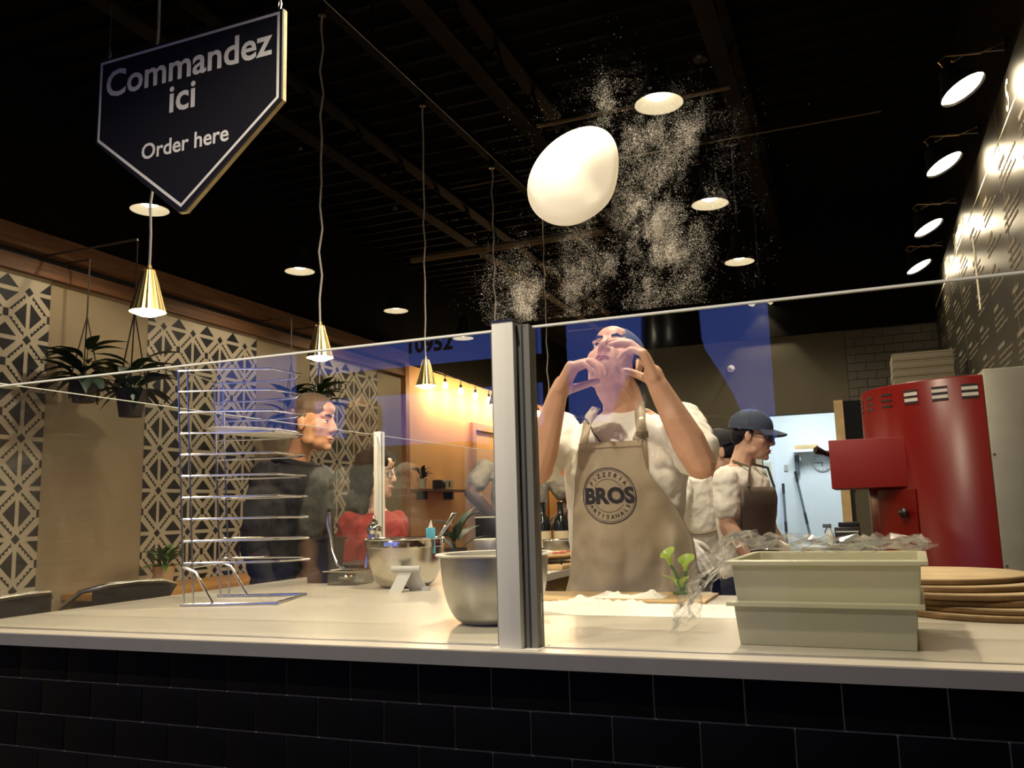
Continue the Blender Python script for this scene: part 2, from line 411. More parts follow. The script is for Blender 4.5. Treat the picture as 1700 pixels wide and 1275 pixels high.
# ---- ceiling: deck ribs, joists, track, conduits (black, barely lit)
ribs = MB()
for i in range(64):
    y = 1.0 + i * .205
    ribs.prism([(0, 0), (.07, 0), (.05, -.045), (.02, -.045)], (XL, y, ZC + .06), (0, 1, 0), (0, 0, 1), (XE - XL, 0, 0))
ribs.build('deck_rib', 'ceiling_black', ceil, smooth=False)['kind'] = 'stuff'
for n, x in enumerate((-3.07, -1.76, -.515, 1.6)):
    j = MB()
    j.box((x - .05, YF, 3.62), (x + .05, 14.2, 3.645)); j.box((x - .05, YF, 3.93), (x + .05, 14.2, 3.955)); j.box((x - .006, YF, 3.64), (x + .006, 14.2, 3.66))
    for i in range(20):
        y = 1 + .6 * i
        j.tube([(x, y, 3.64), (x, y + .3, 3.93), (x, y + .6, 3.64)], .012, 6)
    j.build('joist', 'joist_black', ceil)
for (x0, x1, y, z, r) in ((-1.66, -.50, 4.68, 3.58, .013), (-3.4, -1.7, 6.27, 3.40, .035), (-3.3, 0.2, 10.2, 3.5, .01), (-2.6, .3, 5.4, 3.59, .006)):
    MB().tube([(x0, y, z), (x1, y, z)], r, 8).build('conduit_pipe', 'conduit', ceil)
tr = MB().box((-2.072, 1.2, 3.50), (-2.028, 9.0, 3.535)).box((-2.08, 1.2, 3.535), (-2.02, 9.0, 3.545))
tr = tag(tr.build('light_track', 'ceiling_black'), 'long black ceiling track the brass pendants hang from', 'track')
for k in range(5):
    MB().tube([(-2.05, 1.6 + k * 1.8, 3.54), (-2.05, 1.6 + k * 1.8, ZC + .06)], .006, 6).build('hanger_rod', 'black_plastic', tr)
MB().box((-2.0275, 1.2, 3.505), (-2.0262, 9.0, 3.509)).build('track_highlight', 'alu', tr)  # painted highlight: thin pale strip along the side of the dark track

# ---- left wall: beam, post, wallpaper
bmw = thing('wood_beam', 'dark brown wooden ledger beam running along the tan wall', 'beam', (XL, 2, 2.72))
box('lower_board', (XL, YF, 2.72), (XL + .05, 8.02, 2.81), 'wood_beam', bmw)
box('upper_board', (XL, YF, 2.85), (XL + .10, 8.02, 2.97), 'wood_beam', bmw)
box('shadow_gap', (XL, YF, 2.81), (XL + .03, 8.02, 2.85), 'black_paint', bmw)
box('dark_fascia', (XL, YF, 2.97), (XL + .06, 8.02, ZC + .05), 'wall_dark', bmw)
struct(box('trim_1', (XL, 8.02, 0), (XL + .06, 8.10, 2.87), 'wood_trim'), 'vertical brown wood trim between patterned and orange walls')

def clip(poly, lo, hi, ax):
    for sgn, lim in ((1, lo), (-1, -hi)):
        out = []
        for i in range(len(poly)):
            a, b = poly[i], poly[(i + 1) % len(poly)]; da, db = sgn * a[ax] - lim, sgn * b[ax] - lim
            if da >= 0: out.append(a)
            if da * db < 0:
                t = da / (da - db); out.append((a[0] + (b[0] - a[0]) * t, a[1] + (b[1] - a[1]) * t))
        poly = out
        if len(poly) < 3: return []
    return poly
def wall_pattern(y0, wid=1.16, z0=.12, z1=2.72, P=.29):
    mb = MB(); polys = []
    for i in range(-1, 6):
        for j in range(-1, 10):
            cu, cv = i * P, 1.02 + (j - 4) * P
            def T(pts, du=0, dv=0): polys.append([(cu + du + a * P, cv + dv + b * P) for a, b in pts])
            h = P / 2
            for s in (-1, 1):
                T([(s * .045, -.27), (s * .045, .27), (s * .31, 0)], h, 0)
                T([(-.26, s * .045), (.26, s * .045), (0, s * .29)], 0, h)
            T([(-.10, 0), (0, -.10), (.10, 0), (0, .10)], h, h)
            T([(-.06, -.08), (.06, -.08), (.06, .08), (-.06, .08)], 0, 0)
            for sx in (-1, 1):
                for sy in (-1, 1):
                    for k in range(5):
                        t = .235 + k * .13
                        bx, by = sx * .5 * (t), sy * .5 * (1 - t)      # on the diamond edge about the vertical-split centre
                        e = .098
                        T([(bx - sx * e * .35, by - sy * e * .45), (bx + sx * e * .55, by - sy * e * .45), (bx - sx * e * .35, by + sy * e * .50)], h, 0)
    k = 0
    for p in polys:
        p = clip(p, 0, wid, 0)
        if p: p = clip(p, z0, z1, 1)
        if p: mb.add([(XL + .0042, y0 + a, b) for a, b in p], [tuple(range(len(p)))])
    return mb
for n, y0 in enumerate((2.52, 4.46, 6.36)):
    pp = box('wallpaper_panel', (XL, y0, .12), (XL + .003, y0 + 1.16, 2.72), 'paper_cream', wl)
    pm = wall_pattern(y0).build('wallpaper_print', 'paper_ink', pp, smooth=False, fix=False); pm['kind'] = 'stuff'

# ================================================================== COUNTER
XI, YK, YLEG = -1.08, 2.30, 4.7
ct = MB(); z0, z1 = HC - .026, HC
poly = [(-2.0, 1.353), (XR - .005, 1.353), (XR - .005, YK), (XI, YK), (XI, YLEG), (-2.0, YLEG)]
ct.prism(poly, (0, 0, z0), (1, 0, 0), (0, 1, 0), (0, 0, z1 - z0))
ct = tag(ct.build('countertop', 'counter', None, smooth=False), 'cream stone countertop turning the corner behind the glass screen', 'countertop')
MB().box((-2.0, 1.3515, z0), (XR - .005, 1.353, z1 - .002)).build('front_edge', 'counter_edge_shaded', ct, smooth=False)  # shade on the slab front put into the colour as a darker grey strip
cb = thing('counter_base', 'black subway-tiled counter front below the cream worktop', 'counter', (-.6, 1.42, 0))
MB().box((-1.96, 1.412, 0), (XR - .01, 2.2, z0 - .001)).box((-1.96, 2.2, 0), (XI - .04, YLEG - .04, z0 - .001)).build('carcass', 'grout', cb, smooth=False)
PX, PZ = .1422, .0716
tmesh = MB().box((-.0699, -.003, -.0346), (.0699, 0, .0346), bev=.001).mesh('tile')
tmesh.materials.append(M['black_tile'])
for r in range(7):
    zc = .9145 + PZ / 2 - r * PZ
    for c in range(16):
        x = -1.543 + PX * (c - 3) + (PX / 2 if r % 2 == 1 else -PX / 2 if False else 0) + (0 if r % 2 else PX / 2)
        x = -1.543 - PX * 2.5 + PX * c + (PX / 2 if r % 2 == 0 else 0)
        if x - .07 < -1.96 or x + .07 > XR - .01: continue
        o = bpy.data.objects.new('tile', tmesh); COL.objects.link(o); o.parent = cb
        o.location = Vector((x, 1.412, zc)) - cb.location
box('plinth', (-1.94, 1.44, 0), (XR - .02, 1.446, .42), 'black_paint', cb)

# glass screen with aluminium post
gs = thing('glass_screen', 'clear glass sneeze screen with grey aluminium post along the counter front', 'glass screen', (-.55, 1.405, HC))
for nm_, x0, x1 in (('l', -2.0, -.592), ('r', -.520, XR - .006)):
    box('pane', (x0, 1.404, HC + .001), (x1, 1.411, 1.573), 'glass', gs)
    box('polished_edge', (x0, 1.4035, 1.573), (x1, 1.4115, 1.5765), 'glass_edge', gs)
    box('bottom_seal', (x0, 1.402, HC), (x1, 1.413, HC + .002), 'steel_dull', gs)
po = MB().box((-.586, 1.372, HC), (-.545, 1.425, 1.582), bev=.002).build('post', 'alu', gs)
box('channel', (-.544, 1.388, HC), (-.521, 1.420, 1.577), 'channel_grey', gs); box('channel_groove', (-.5355, 1.3875, HC + .002), (-.5325, 1.389, 1.576), 'alu_seam', gs)
box('post_cap', (-.588, 1.371, 1.582), (-.543, 1.427, 1.5855), 'black_plastic', gs)
box('base_shoe', (-.60, 1.368, HC), (-.515, 1.43, HC + .0012), 'alu', gs)
box('corner_channel', (-.600, 1.402, HC), (-.587, 1.413, 1.574), 'channel_grey', gs)

g2 = thing('side_glass_screen', 'clear glass side screen with slim pale post on the left counter leg', 'glass screen', (-2.0, 3.33, HC))
for y0, y1 in ((1.46, 3.30), (3.36, 4.65)):
    box('pane', (-1.984, y0, HC + .001), (-1.978, y1, 1.60), 'glass_side', g2)
    box('polished_edge', (-1.9845, y0, 1.60), (-1.9775, y1, 1.602), 'glass_edge', g2)
MB().box((-1.998, 3.31, HC), (-1.965, 3.35, 1.617), bev=.002).build('post', 'white_enamel', g2)
box('post_seam', (-1.9645, 3.322, HC + .01), (-1.9635, 3.326, 1.61), 'alu_seam', g2)

# ================================================================== LAMPS
def bell_lamp(loc, label, group, s=1.0, ztop=ZC + .06, power=BELL_W, lit=True, name='bell_pendant', angle=152):
    x, y, z = loc; t = thing(name, label, 'pendant lamp', (x, y, z), group)
    R = .11 * s
    prof = [(.0, .225), (.035, .225), (.048, .21), (.05, .14), (.056, .118), (.075, .085), (.095, .045), (.108, .008), (.110, 0)]
    MB().lathe([(r * s, h * s) for r, h in prof], (x, y, z), 40).build('shade', 'black_plastic', t)
    inner = [(.108, .001), (.098, .022), (.078, .04), (.055, .052), (.0, .056)]
    MB().lathe([(.1105 * s, 0), (.1105 * s, .003 * s)] + [(r * s, h * s) for r, h in inner], (x, y, z), 40).build('reflector', 'lamp_inner', t)
    MB().lathe([(0, .026 * s), (.03 * s, .028 * s), (.046 * s, .036 * s), (.05 * s, .046 * s), (0, .05 * s)], (x, y, z), 24).build('bulb', 'bulb_glow' if lit else 'white_enamel', t)
    MB().tube([(x, y, z + .224 * s), (x, y, ztop - .02)], .004, 6).build('cord', 'black_plastic', t)
    MB().lathe([(0, -.03), (.04, -.03), (.05, -.02), (.055, 0), (0, 0)], (x, y, ztop), 20).build('canopy', 'black_plastic', t)
    if lit: light('SPOT', (x, y, z + .018 * s), power, SOFT, t, radius=.035, aim=(0, 0, -1), angle=angle, blend=.35)
    return t
RN = ['nearest, high above the chef', 'second, above the floating flour cloud', 'third, over the rear kitchen', 'smallest, at the far kitchen wall']
bell_lamp((-.70, 2.22, 3.05), 'black bell pendant hanging straight above the tossed dough', 'bell pendants in the kitchen row', power=115)
bell_lamp((-.70, .80, 3.05), 'black bell pendant hanging over the customer side of the counter', 'bell pendants in the kitchen row', power=150)
for y, lb in ((3.64, 'large lit black bell pendant to the upper right of the tossed dough'), (5.06, 'lit black bell pendant right of the flour cloud, second of the kitchen row'), (6.42, 'lit black bell pendant above the back room, third of the kitchen row'), (7.90, 'smallest lit bell pendant of the kitchen row, just behind the glass edge')):
    bell_lamp((-.705, y, 3.05), lb, 'bell pendants in the kitchen row', power=BELL_W if y < 7 else 25, angle=152 if y < 7 else 80)
for y, lb in ((3.68, 'lit black bell pendant just under the hanging order sign'), (5.14, 'lit black bell pendant between two brass pendants, second of the dining row'), (6.57, 'lit black bell pendant with dark bell, third of the dining row'), (7.98, 'smallest lit bell pendant of the dining row, near the glass post')):
    bell_lamp((-3.73, y, 3.05), lb, 'bell pendants in the dining row', power=BELL_W * .36)
bell_lamp((-2.15, -.35, 2.75), 'added black bell pendant, unseen, lighting the waiting customer behind the photographer', 'added lamps on the customer side', power=150)  # extra lamp out of view, added to brighten the customer's reflection
bell_lamp((-.78, -1.2, 1.632), 'oversized black bell pendant behind the photographer, mirrored in the glass', None, s=2.85, power=10, lit=False, name='large_bell_pendant')

def brass_pendant(y, label):
    x, z = -2.05, 1.905
    t = thing('brass_pendant', label, 'pendant lamp', (x, y, z), 'brass cone pendants on the track')
    n = 20; prof = []
    mb = MB(); vs = []; fs = []
    H = .135
    rings = 6
    for i in range(rings + 1):
        h = H * i / rings; r0 = .056 - .037 * i / rings
        for k in range(n * 2):
            r = r0 * (1.0 if k % 2 else .955); a = 2 * PI * k / (2 * n); vs.append((x + r * math.cos(a), y + r * math.sin(a), z + h))
    m = 2 * n
    for i in range(rings):
        for k in range(m): fs.append((i * m + k, i * m + (k + 1) % m, (i + 1) * m + (k + 1) % m, (i + 1) * m + k))
    mb.add(vs, fs); mb.lathe([(.019, H), (.017, H + .004), (.008, H + .006), (.007, H + .018), (0, H + .02)], (x, y, z), 16)
    mb.build('shade', 'brass', t, angle=15)
    MB().lathe([(0, -.014), (.026, -.011), (.045, -.003), (.051, .006), (.04, .012), (0, .014)], (x, y, z), 24).build('bulb', 'bulb_warm', t)
    pts = [(x + .006 * math.sin(3.1 * i + y * 5), y + .006 * math.cos(2.3 * i + y * 3), z + H + .015 + (3.5 - z - H - .02) * i / 14) for i in range(15)]
    pts[0] = (x, y, z + H + .01); pts[-1] = (x, y, 3.47)
    MB().tube(pts, .0042, 8).build('cord', 'cord', t)
    MB().lathe([(0, 3.45 - z), (.018, 3.45 - z), (.018, 3.50 - z), (0, 3.50 - z)], (x, y, z), 14).build('track_adapter', 'black_plastic', t)
    light('POINT', (x, y, z - .03), PEND_W, WARM, t, radius=.02)
for y, lb in ((2.03, 'brass cone pendant nearest the camera, hanging below the order sign'), (2.97, 'brass cone pendant above the wire rack, second on the track'), (3.92, 'brass cone pendant before the orange wall, third on the track'), (4.87, 'brass cone pendant partly hidden behind the glass post'), (5.83, 'brass cone pendant farthest along the track, behind the chef\'s raised arm')):
    brass_pendant(y, lb)

# ---- menu wall with clip lamps
mw = thing('menu_board', 'glossy black menu board with pale chalk lettering on the kitchen wall', 'menu board', (XR, 5, 1.2))
x = XR - .012
for y0, y1 in ((2.4, 4.27), (4.275, 6.1), (6.105, 7.9)):
    box('board_panel', (x, y0, 1.1), (XR - .001, y1 - .004, 3.02), 'menu_black', mw)
box('rule_line', (x - .0015, 3.0, 2.845), (x, 7.85, 2.853), 'chalk_bright', mw)
for y in (4.2725, 6.1025): box('panel_seam', (x - .001, y - .003, 1.1), (x + .001, y + .003, 3.02), 'chalk', mw)
box('white_strip', (x - .003, 5.33, 2.30), (x, 5.375, 2.72), 'chalk_bright', mw)
U, V = (0, -1, 0), (0, 0, 1)
hd = MB(); text_on(hd, 'Pizzas', (x - .002, 6.85, 2.875), U, V, .13, .002, 'LEFT'); text_on(hd, 'Signature', (x - .002, 6.25, 2.875), U, V, .16, .001, 'LEFT', .3)
text_on(hd, 'S', (x - .002, 4.0, 2.87), U, V, .17, .001, 'LEFT', .3)
hd.build('heading_lettering', 'chalk_bright', mw, smooth=False)
ln = MB()
for col in range(8):
    y1 = 7.7 - col * .56
    z = 2.76
    while z > 1.3:
        nl = random.choice((2, 3)); 
        ln.box((x - .0015, y1 - .22 * random.uniform(.6, 1), z - .022), (x - .0002, y1, z)); z -= .05
        for q in range(nl):
            yy = y1
            end = y1 - random.uniform(.25, .42)
            while yy > end:
                w = random.uniform(.012, .05); ln.box((x - .0015, yy - w, z - .011), (x - .0002, yy, z)); yy -= w + .010
            z -= .032
        z -= .05
ln.build('menu_lines', 'chalk', mw, smooth=False)['kind'] = 'stuff'
def clip_lamp(y, label):
    cx, z = .545, 2.98
    t = thing('clip_lamp', label, 'wall lamp', (XR, y, 3.02), 'clip lamps along the menu board')
    ax = Vector((.42, -.10, -.9)).normalized()        # where the opening faces: down and in towards the board
    c = Vector((cx, y, z))
    MB().lathe([(0, -.13), (.03, -.13), (.045, -.115), (.06, -.075), (.088, -.03), (.098, 0), (.094, -.004), (.08, -.03), (0, -.05)], c, 32, ax).build('shade', 'black_plastic', t)
    MB().lathe([(0, .006), (.05, .002), (.088, -.008), (.092, -.012), (0, -.02)], c, 28, ax).build('bulb', 'clip_glow', t)
    top = c - ax * .125
    MB().tube([top, top + Vector((-.03, 0, .04)), top + Vector((.0, .0, .062)), (XR - .1, y, 3.13), (XR - .004, y, 3.16)], .0035, 6).build('arm', 'brass', t)
    MB().tube([top + Vector((-.02, 0, .01)), top + Vector((.03, 0, .03)), top + Vector((.08, 0, .055)), (XR - .004, y, 3.125)], .003, 6).build('spring_arm', 'steel_dull', t)
    for k in range(2): MB().lathe([(0, -.006), (.011, -.006), (.011, .006), (0, .006)], top + Vector((-.012 + .04 * k, -.01, .02 + .015 * k)), 12, (0, 1, 0)).build('wing_nut', 'brass', t)
    box('wall_bracket', (XR - .008, y - .025, 3.11), (XR, y + .025, 3.18), 'black_plastic', t)
    light('SPOT', c + ax * .02, CLIP_W, WARM, t, radius=.04, aim=ax, angle=150, blend=.6)
for y, lb in ((3.93, 'largest clip lamp in view, first of four down the right edge'), (4.82, 'second clip lamp along the menu board'), (5.95, 'third clip lamp along the menu board'), (6.95, 'farthest and smallest clip lamp along the menu board')):
    clip_lamp(y, lb)
clip_lamp(3.05, 'clip lamp at the near end of the menu board, closest to the counter')

# ---- hanging order sign
sx0, sx1, sy = -2.095, -1.418, 1.85
scx = (sx0 + sx1) / 2; W2 = (sx1 - sx0) / 2
sg = thing('order_sign', 'hanging black home-plate shaped sign reading Commandez ici Order here', 'sign', (scx, sy, 2.15))
out = [(-W2 - .008, 2.678), (W2 + .008, 2.678), (W2 + .008, 2.405), (.012, 2.132), (-.012, 2.132), (-W2 - .008, 2.405)]
MB().prism(out, (scx, sy, 0), (1, 0, 0), (0, 0, 1), (0, .022, 0)).build('board', 'sign_black', sg, smooth=False)
MB().prism([(a * .999, 2.405 + (b - 2.405) * .999) for a, b in out], (scx, sy + .008, 0), (1, 0, 0), (0, 0, 1), (0, .012, 0)).build('board_core', 'sign_edge', sg, smooth=False)
ed = MB()
for i in range(len(out)):
    a, b = out[i], out[(i + 1) % len(out)]
    ed.box((0, 0, 0), (1, 1, 1)) if False else None
def band(poly, inset, wd):
    c = []
    n = len(poly); res = []
    for d in (inset, inset + wd):
        ring = []
        for i in range(n):
            p0, p1, p2 = Vector(poly[i - 1]), Vector(poly[i]), Vector(poly[(i + 1) % n])
            e1 = (p1 - p0).normalized(); e2 = (p2 - p1).normalized(); n1 = Vector((e1.y, -e1.x)); n2 = Vector((e2.y, -e2.x))
            bi = (n1 + n2).normalized(); ring.append(p1 + bi * (d / max(.3, bi.dot(n1))))
        res.append(ring)
    return res
base = [(-W2, 2.67), (W2, 2.67), (W2, 2.41), (0, 2.145), (-W2, 2.41)]
r0, r1 = band(base, .0, .0085)
mb = MB(); n = len(base)
mb.add([(scx + p.x, sy - .0012, p.y) for p in r0] + [(scx + p.x, sy - .0012, p.y) for p in r1], [(i, (i + 1) % n, n + (i + 1) % n, n + i) for i in range(n)])
mb.build('border', 'sign_white', sg, smooth=False)
eg = MB(); r0, r1 = band(out, -.0006, .003)
m_ = len(out)
eg.add([(scx + p.x, sy + .006, p.y) for p in r0] + [(scx + p.x, sy + .0205, p.y) for p in r0], [(i, (i + 1) % m_, m_ + (i + 1) % m_, m_ + i) for i in range(m_)])
eg.build('edge_band', 'sign_edge', sg, smooth=False)
for (tx_, ox_, oz_, sz_, bd_) in (('Commandez', -.002, 2.548, .122, .0022), ('ici', -.008, 2.448, .122, .0022), ('Order here', .004, 2.318, .069, .0012)):
    text_on(MB(), tx_, (scx + ox_, sy - .0012, oz_), (1, 0, 0), V, sz_, bd_).build('lettering', 'sign_white', sg, smooth=False)
for xx in (sx0 + .02, sx1 - .01):
    MB().tube([(xx, sy + .011, 2.67), (xx, sy + .011, 3.498 if xx < -1.8 else ZC + .06)], .0016, 5).build('suspension_wire', 'chain', sg)
    MB().tube([(xx, sy + .011, 2.672), (xx + .006, sy + .011, 2.70), (xx, sy + .011, 2.73), (xx - .006, sy + .011, 2.70)], .002, 5, closed=True).build('eye_hook', 'steel_dull', sg)

# ================================================================== THINGS ON THE COUNTER
def bowl(name, label, c, R, H, material, rim=.006, flour=False):
    t = thing(name, label, 'bowl', c)
    base = R * .46; prof = [(0, .002), (base, .002), (base * 1.02, 0.0005)]
    out = []
    for i in range(15):
        a = i / 14 * PI / 2
        out.append((base + (R - rim - base) * math.sin(a) ** .78, (H - .004) * (1 - math.cos(a)) * .55 + (H - .004) * .45 * (a / (PI / 2)) ** 1.6))
    o2 = [(r - .0022, h + .002) for r, h in out[::-1]]
    rimp = [(R - rim * .2, H - .003), (R, H - .0005), (R - rim * .4, H + .0012)]
    MB().lathe([(0, 0)] + out + rimp + o2 + [(0, .004)], c, 64).build('body', material, t)
    MB().tube([(c[0] + (R - rim * .35) * math.cos(2 * PI * k / 64), c[1] + (R - rim * .35) * math.sin(2 * PI * k / 64), c[2] + H - .0005) for k in range(64)], .0025, 6, closed=True).build('rolled_rim', 'steel_bright' if not flour else 'flour', t)
    return t
b1 = bowl('mixing_bowl', 'large dull steel mixing bowl dusted with flour, beside the grey post', (-.732, 1.70, HC), .126, .142, 'steel_dull', .012, True)
def fl(u, v):
    a = u * 2 * PI; r = .104 * v; return Vector((-.732 + r * math.cos(a), 1.70 + r * math.sin(a), HC + .118 + .012 * noise.noise(Vector((r * math.cos(a) * 30, r * math.sin(a) * 30, 2))) + .01 * (1 - v)))
mf = MB().grid(fl, 40, 10).build('flour_heap', 'flour', b1)
b2 = bowl('steel_bowl', 'shiny steel mixing bowl behind the phone stand holding a spoon', (-1.375, 2.47, HC), .129, .152, 'steel', .004)
MB().lathe([(.1240, .125), (.1264, .127), (.1264, .150), (.1250, .152)], (-1.375, 2.47, HC), 64).build('polished_band', 'steel_bright', b2)
MB().grid(lambda u, v: Vector((-1.375 + .108 * v * math.cos(u * 2 * PI), 2.47 + .108 * v * math.sin(u * 2 * PI), HC + .115)), 32, 3).build('sauce', 'sauce_red', b2)
sp = thing('serving_spoon', 'steel-handled spoon leaning in the shiny bowl', 'spoon', (-1.30, 2.50, HC + .12))
p0, p1 = at(722, 900, Y=2.47), at(757, 850, Y=2.5)
d = (p1 - p0).normalized()
MB().tube([p0 - d * .08, p0, p0 + (p1 - p0) * .45, p1 - d * .01, p1], [.004, .0045, .007, .0085, .004], 10).build('handle', 'steel_bright', sp)
MB().tube([p0 + (p1 - p0) * .55 + Vector((0, -.0075, 0)), p1 - d * .015 + Vector((0, -.008, 0))], .003, 6).build('grip_inlay', 'black_plastic', sp)
MB().ball(p0 - d * .09, (.018, .012, .03), 14, 8).build('scoop', 'steel_bright', sp)
sq = thing('blue_scraper', 'translucent pale blue plastic scraper standing in the shiny bowl', 'scraper', (-1.33, 2.44, HC + .12))
pb = at(715, 892, Y=2.44); MB().box((pb.x - .016, pb.y - .002, pb.z - .05), (pb.x + .016, pb.y + .002, pb.z + .03), bev=.001).build('blade', 'blue_plastic', sq)
MB().prism([(-.008, .03), (.008, .03), (.002, .055)], (pb.x, pb.y - .001, pb.z), (1, 0, 0), (0, 0, 1), (0, .002, 0)).build('tip', 'white_enamel', sq)

# phone stand
ps = thing('phone_stand', 'small grey aluminium phone stand on the counter between two bowls', 'stand', (-1.28, 2.31, HC))
cs = Vector((-1.275, 2.31, HC)); Rs = rotz(math.radians(12))
def L(p): return Rs @ Vector(p) + cs
mb = MB()
mb.add([L(p) for p in ((-.052, -.035, 0), (-.012, -.035, 0), (.012, -.002, .060), (-.028, -.002, .060), (-.052, -.031, 0), (-.012, -.031, 0), (.012, .002, .060), (-.028, .002, .060))], [(0, 1, 2, 3), (7, 6, 5, 4), (0, 4, 5, 1), (1, 5, 6, 2), (2, 6, 7, 3), (3, 7, 4, 0)])
mb.build('front_leg', 'plastic_grey', ps, smooth=False)
mb = MB().add([L(p) for p in ((-.028, 0, .058), (.028, 0, .058), (.05, .03, 0), (-.006, .03, 0), (-.028, .004, .060), (.028, .004, .060), (.05, .034, .002), (-.006, .034, .002))], [(0, 1, 2, 3), (7, 6, 5, 4), (0, 4, 5, 1), (1, 5, 6, 2), (2, 6, 7, 3), (3, 7, 4, 0)])
mb.build('back_leg', 'plastic_grey', ps, smooth=False)
MB().tube([L((-.052, 0, .066)), L((.036, 0, .066))], .010, 14).build('hinge_barrel', 'plastic_grey', ps)
MB().box(L((.035, .02, 0)), L((.058, .036, .012))).build('foot_lip', 'plastic_grey', ps, smooth=False)

# black container, ladle, dish, oil bottle
bc = thing('utensil_tub', 'square black plastic tub standing beside the wire rack', 'tub', (-1.77, 2.60, HC))
mb = MB(); x, y = -1.77, 2.60
a, b, h = .042, .050, .155
mb.add([(x - a, y - a, HC), (x + a, y - a, HC), (x + a, y + a, HC), (x - a, y + a, HC), (x - b, y - b, HC + h), (x + b, y - b, HC + h), (x + b, y + b, HC + h), (x - b, y + b, HC + h),
        (x - b + .004, y - b + .004, HC + h), (x + b - .004, y - b + .004, HC + h), (x + b - .004, y + b - .004, HC + h), (x - b + .004, y + b - .004, HC + h), (x - a + .004, y - a + .004, HC + .004), (x + a - .004, y - a + .004, HC + .004), (x + a - .004, y + a - .004, HC + .004), (x - a + .004, y + a - .004, HC + .004)],
       [(3, 2, 1, 0), (0, 1, 5, 4), (1, 2, 6, 5), (2, 3, 7, 6), (3, 0, 4, 7), (4, 5, 9, 8), (5, 6, 10, 9), (6, 7, 11, 10), (7, 4, 8, 11), (8, 9, 13, 12), (9, 10, 14, 13), (10, 11, 15, 14), (11, 8, 12, 15), (12, 13, 14, 15)])
mb.build('body', 'black_plastic', bc, smooth=False)
mb = MB(); b2_ = b + .006
for (xa, ya, xb_, yb_) in ((-b2_, -b2_, b2_, -b), (-b2_, b, b2_, b2_), (-b2_, -b, -b, b), (b, -b, b2_, b)): mb.box((x + xa, y + ya, HC + h - .008), (x + xb_, y + yb_, HC + h))
mb.build('rim', 'black_plastic', bc, smooth=False)
gd = thing('glass_dish', 'small square clear dish with lid rim beside the oil bottle', 'dish', (-1.62, 2.53, HC))
x, y = -1.622, 2.535
for (a0, a1, b0, b1_) in ((-.055, .055, -.055, -.052), (-.055, .055, .052, .055), (-.055, -.052, -.052, .052), (.052, .055, -.052, .052)): MB().box((x + a0, y + b0, HC + .001), (x + a1, y + b1_, HC + .045)).build('wall', 'clear_dish', gd, smooth=False)
MB().box((x - .055, y - .055, HC), (x + .055, y + .055, HC + .002)).build('base', 'clear_dish', gd, smooth=False)
MB().tube([(x - .07, y - .058, HC + .046), (x + .058, y - .058, HC + .046), (x + .058, y + .058, HC + .046), (x - .07, y + .058, HC + .046)], .0025, 6, closed=True).build('rim', 'steel_bright', gd)
ld = thing('ladle', 'steel ladle with long curved handle resting in the clear dish', 'ladle', (-1.64, 2.52, HC + .01))
pts = [at(572, 945, Y=2.52), at(560, 938, Y=2.52), at(552, 915, Y=2.53), at(549, 890, Y=2.54), at(545, 870, Y=2.55), at(546, 850, Y=2.55)]
MB().tube(pts, [.005, .0045, .0045, .006, .009, .006], 10).build('handle', 'steel_bright', ld)
MB().lathe([(0, 0), (.02, .003), (.03, .014), (.031, .022), (.029, .022), (.018, .006), (0, .003)], (pts[0].x + .012, pts[0].y, HC + .006), 20).build('cup', 'steel_bright', ld)
MB().lathe([(.003, -.002), (.006, -.002), (.006, .002), (.003, .002)], pts[-1] - Vector((0, .006, .008)), 12, (0, 1, 0), close=True).build('hanging_eye', 'black_plastic', ld)
ob = thing('oil_bottle', 'ribbed clear glass oil bottle with steel stopper behind the dish', 'bottle', (-1.60, 2.64, HC))
x, y = -1.595, 2.645; vs = []; fs = []; prof = [(.040, 0), (.041, .01), (.036, .05), (.028, .11), (.022, .15), (.020, .165)]; n = 32
for r, h in prof: vs += [(x + r * (1 if k % 4 < 2 else .88) * math.cos(2 * PI * k / n), y + r * (1 if k % 4 < 2 else .88) * math.sin(2 * PI * k / n), HC + h) for k in range(n)]
for i in range(len(prof) - 1):
    for k in range(n): fs.append((i * n + k, i * n + (k + 1) % n, (i + 1) * n + (k + 1) % n, (i + 1) * n + k))
fs.append(tuple(range(n))[::-1]); MB().add(vs, fs).build('body', 'steel_bright', ob, angle=20)
MB().lathe([(0, .163), (.022, .163), (.026, .172), (.026, .185), (.018, .196), (.013, .199), (.014, .205), (.007, .212), (.004, .215), (.006, .222), (0, .227)], (x, y, HC), 20).build('stopper', 'steel_bright', ob)

# wire pizza rack
rk = thing('pizza_rack', 'tall chrome wire pizza rack with ten open shelves on the counter', 'rack', (-1.72, 1.93, HC))
N0 = Vector((-1.700, 1.845, HC)); F0 = Vector((-1.775, 2.075, HC))     # feet of the near and far upright
side = (F0 - N0); ux = Vector((side.y, -side.x, 0)).normalized(); lean = Vector((-ux.x * .055, -ux.y * .055, 1))
rw = .0028
for nm_, P0 in (('near', N0), ('far', F0)):
    for dx in (0, .026):
        MB().tube([P0 + ux * dx + Vector((0, 0, .004)), P0 + ux * dx + lean * .645], rw, 7).build('upright', 'wire', rk)
    q = P0 - Vector((0, 0, HC)) + Vector((0, 0, HC + .005))
    MB().tube([q - ux * .01, q + ux * .26], .004, 7).build('base_rail', 'wire', rk)
    MB().tube([q + ux * .08, q + ux * .05 + Vector((0, 0, .05)), q + ux * .03 + Vector((0, 0, .085)), q + ux * .0 + lean * .10], .004, 7).build('brace', 'wire', rk)
MB().tube([N0 + ux * .25 + Vector((0, 0, .005)), F0 + ux * .25 + Vector((0, 0, .005))], .004, 7).build('base_crossbar', 'wire', rk)
for z in (.10, .645): MB().tube([N0 + lean * z, F0 + lean * z], rw, 7).build('crossbar', 'wire', rk)
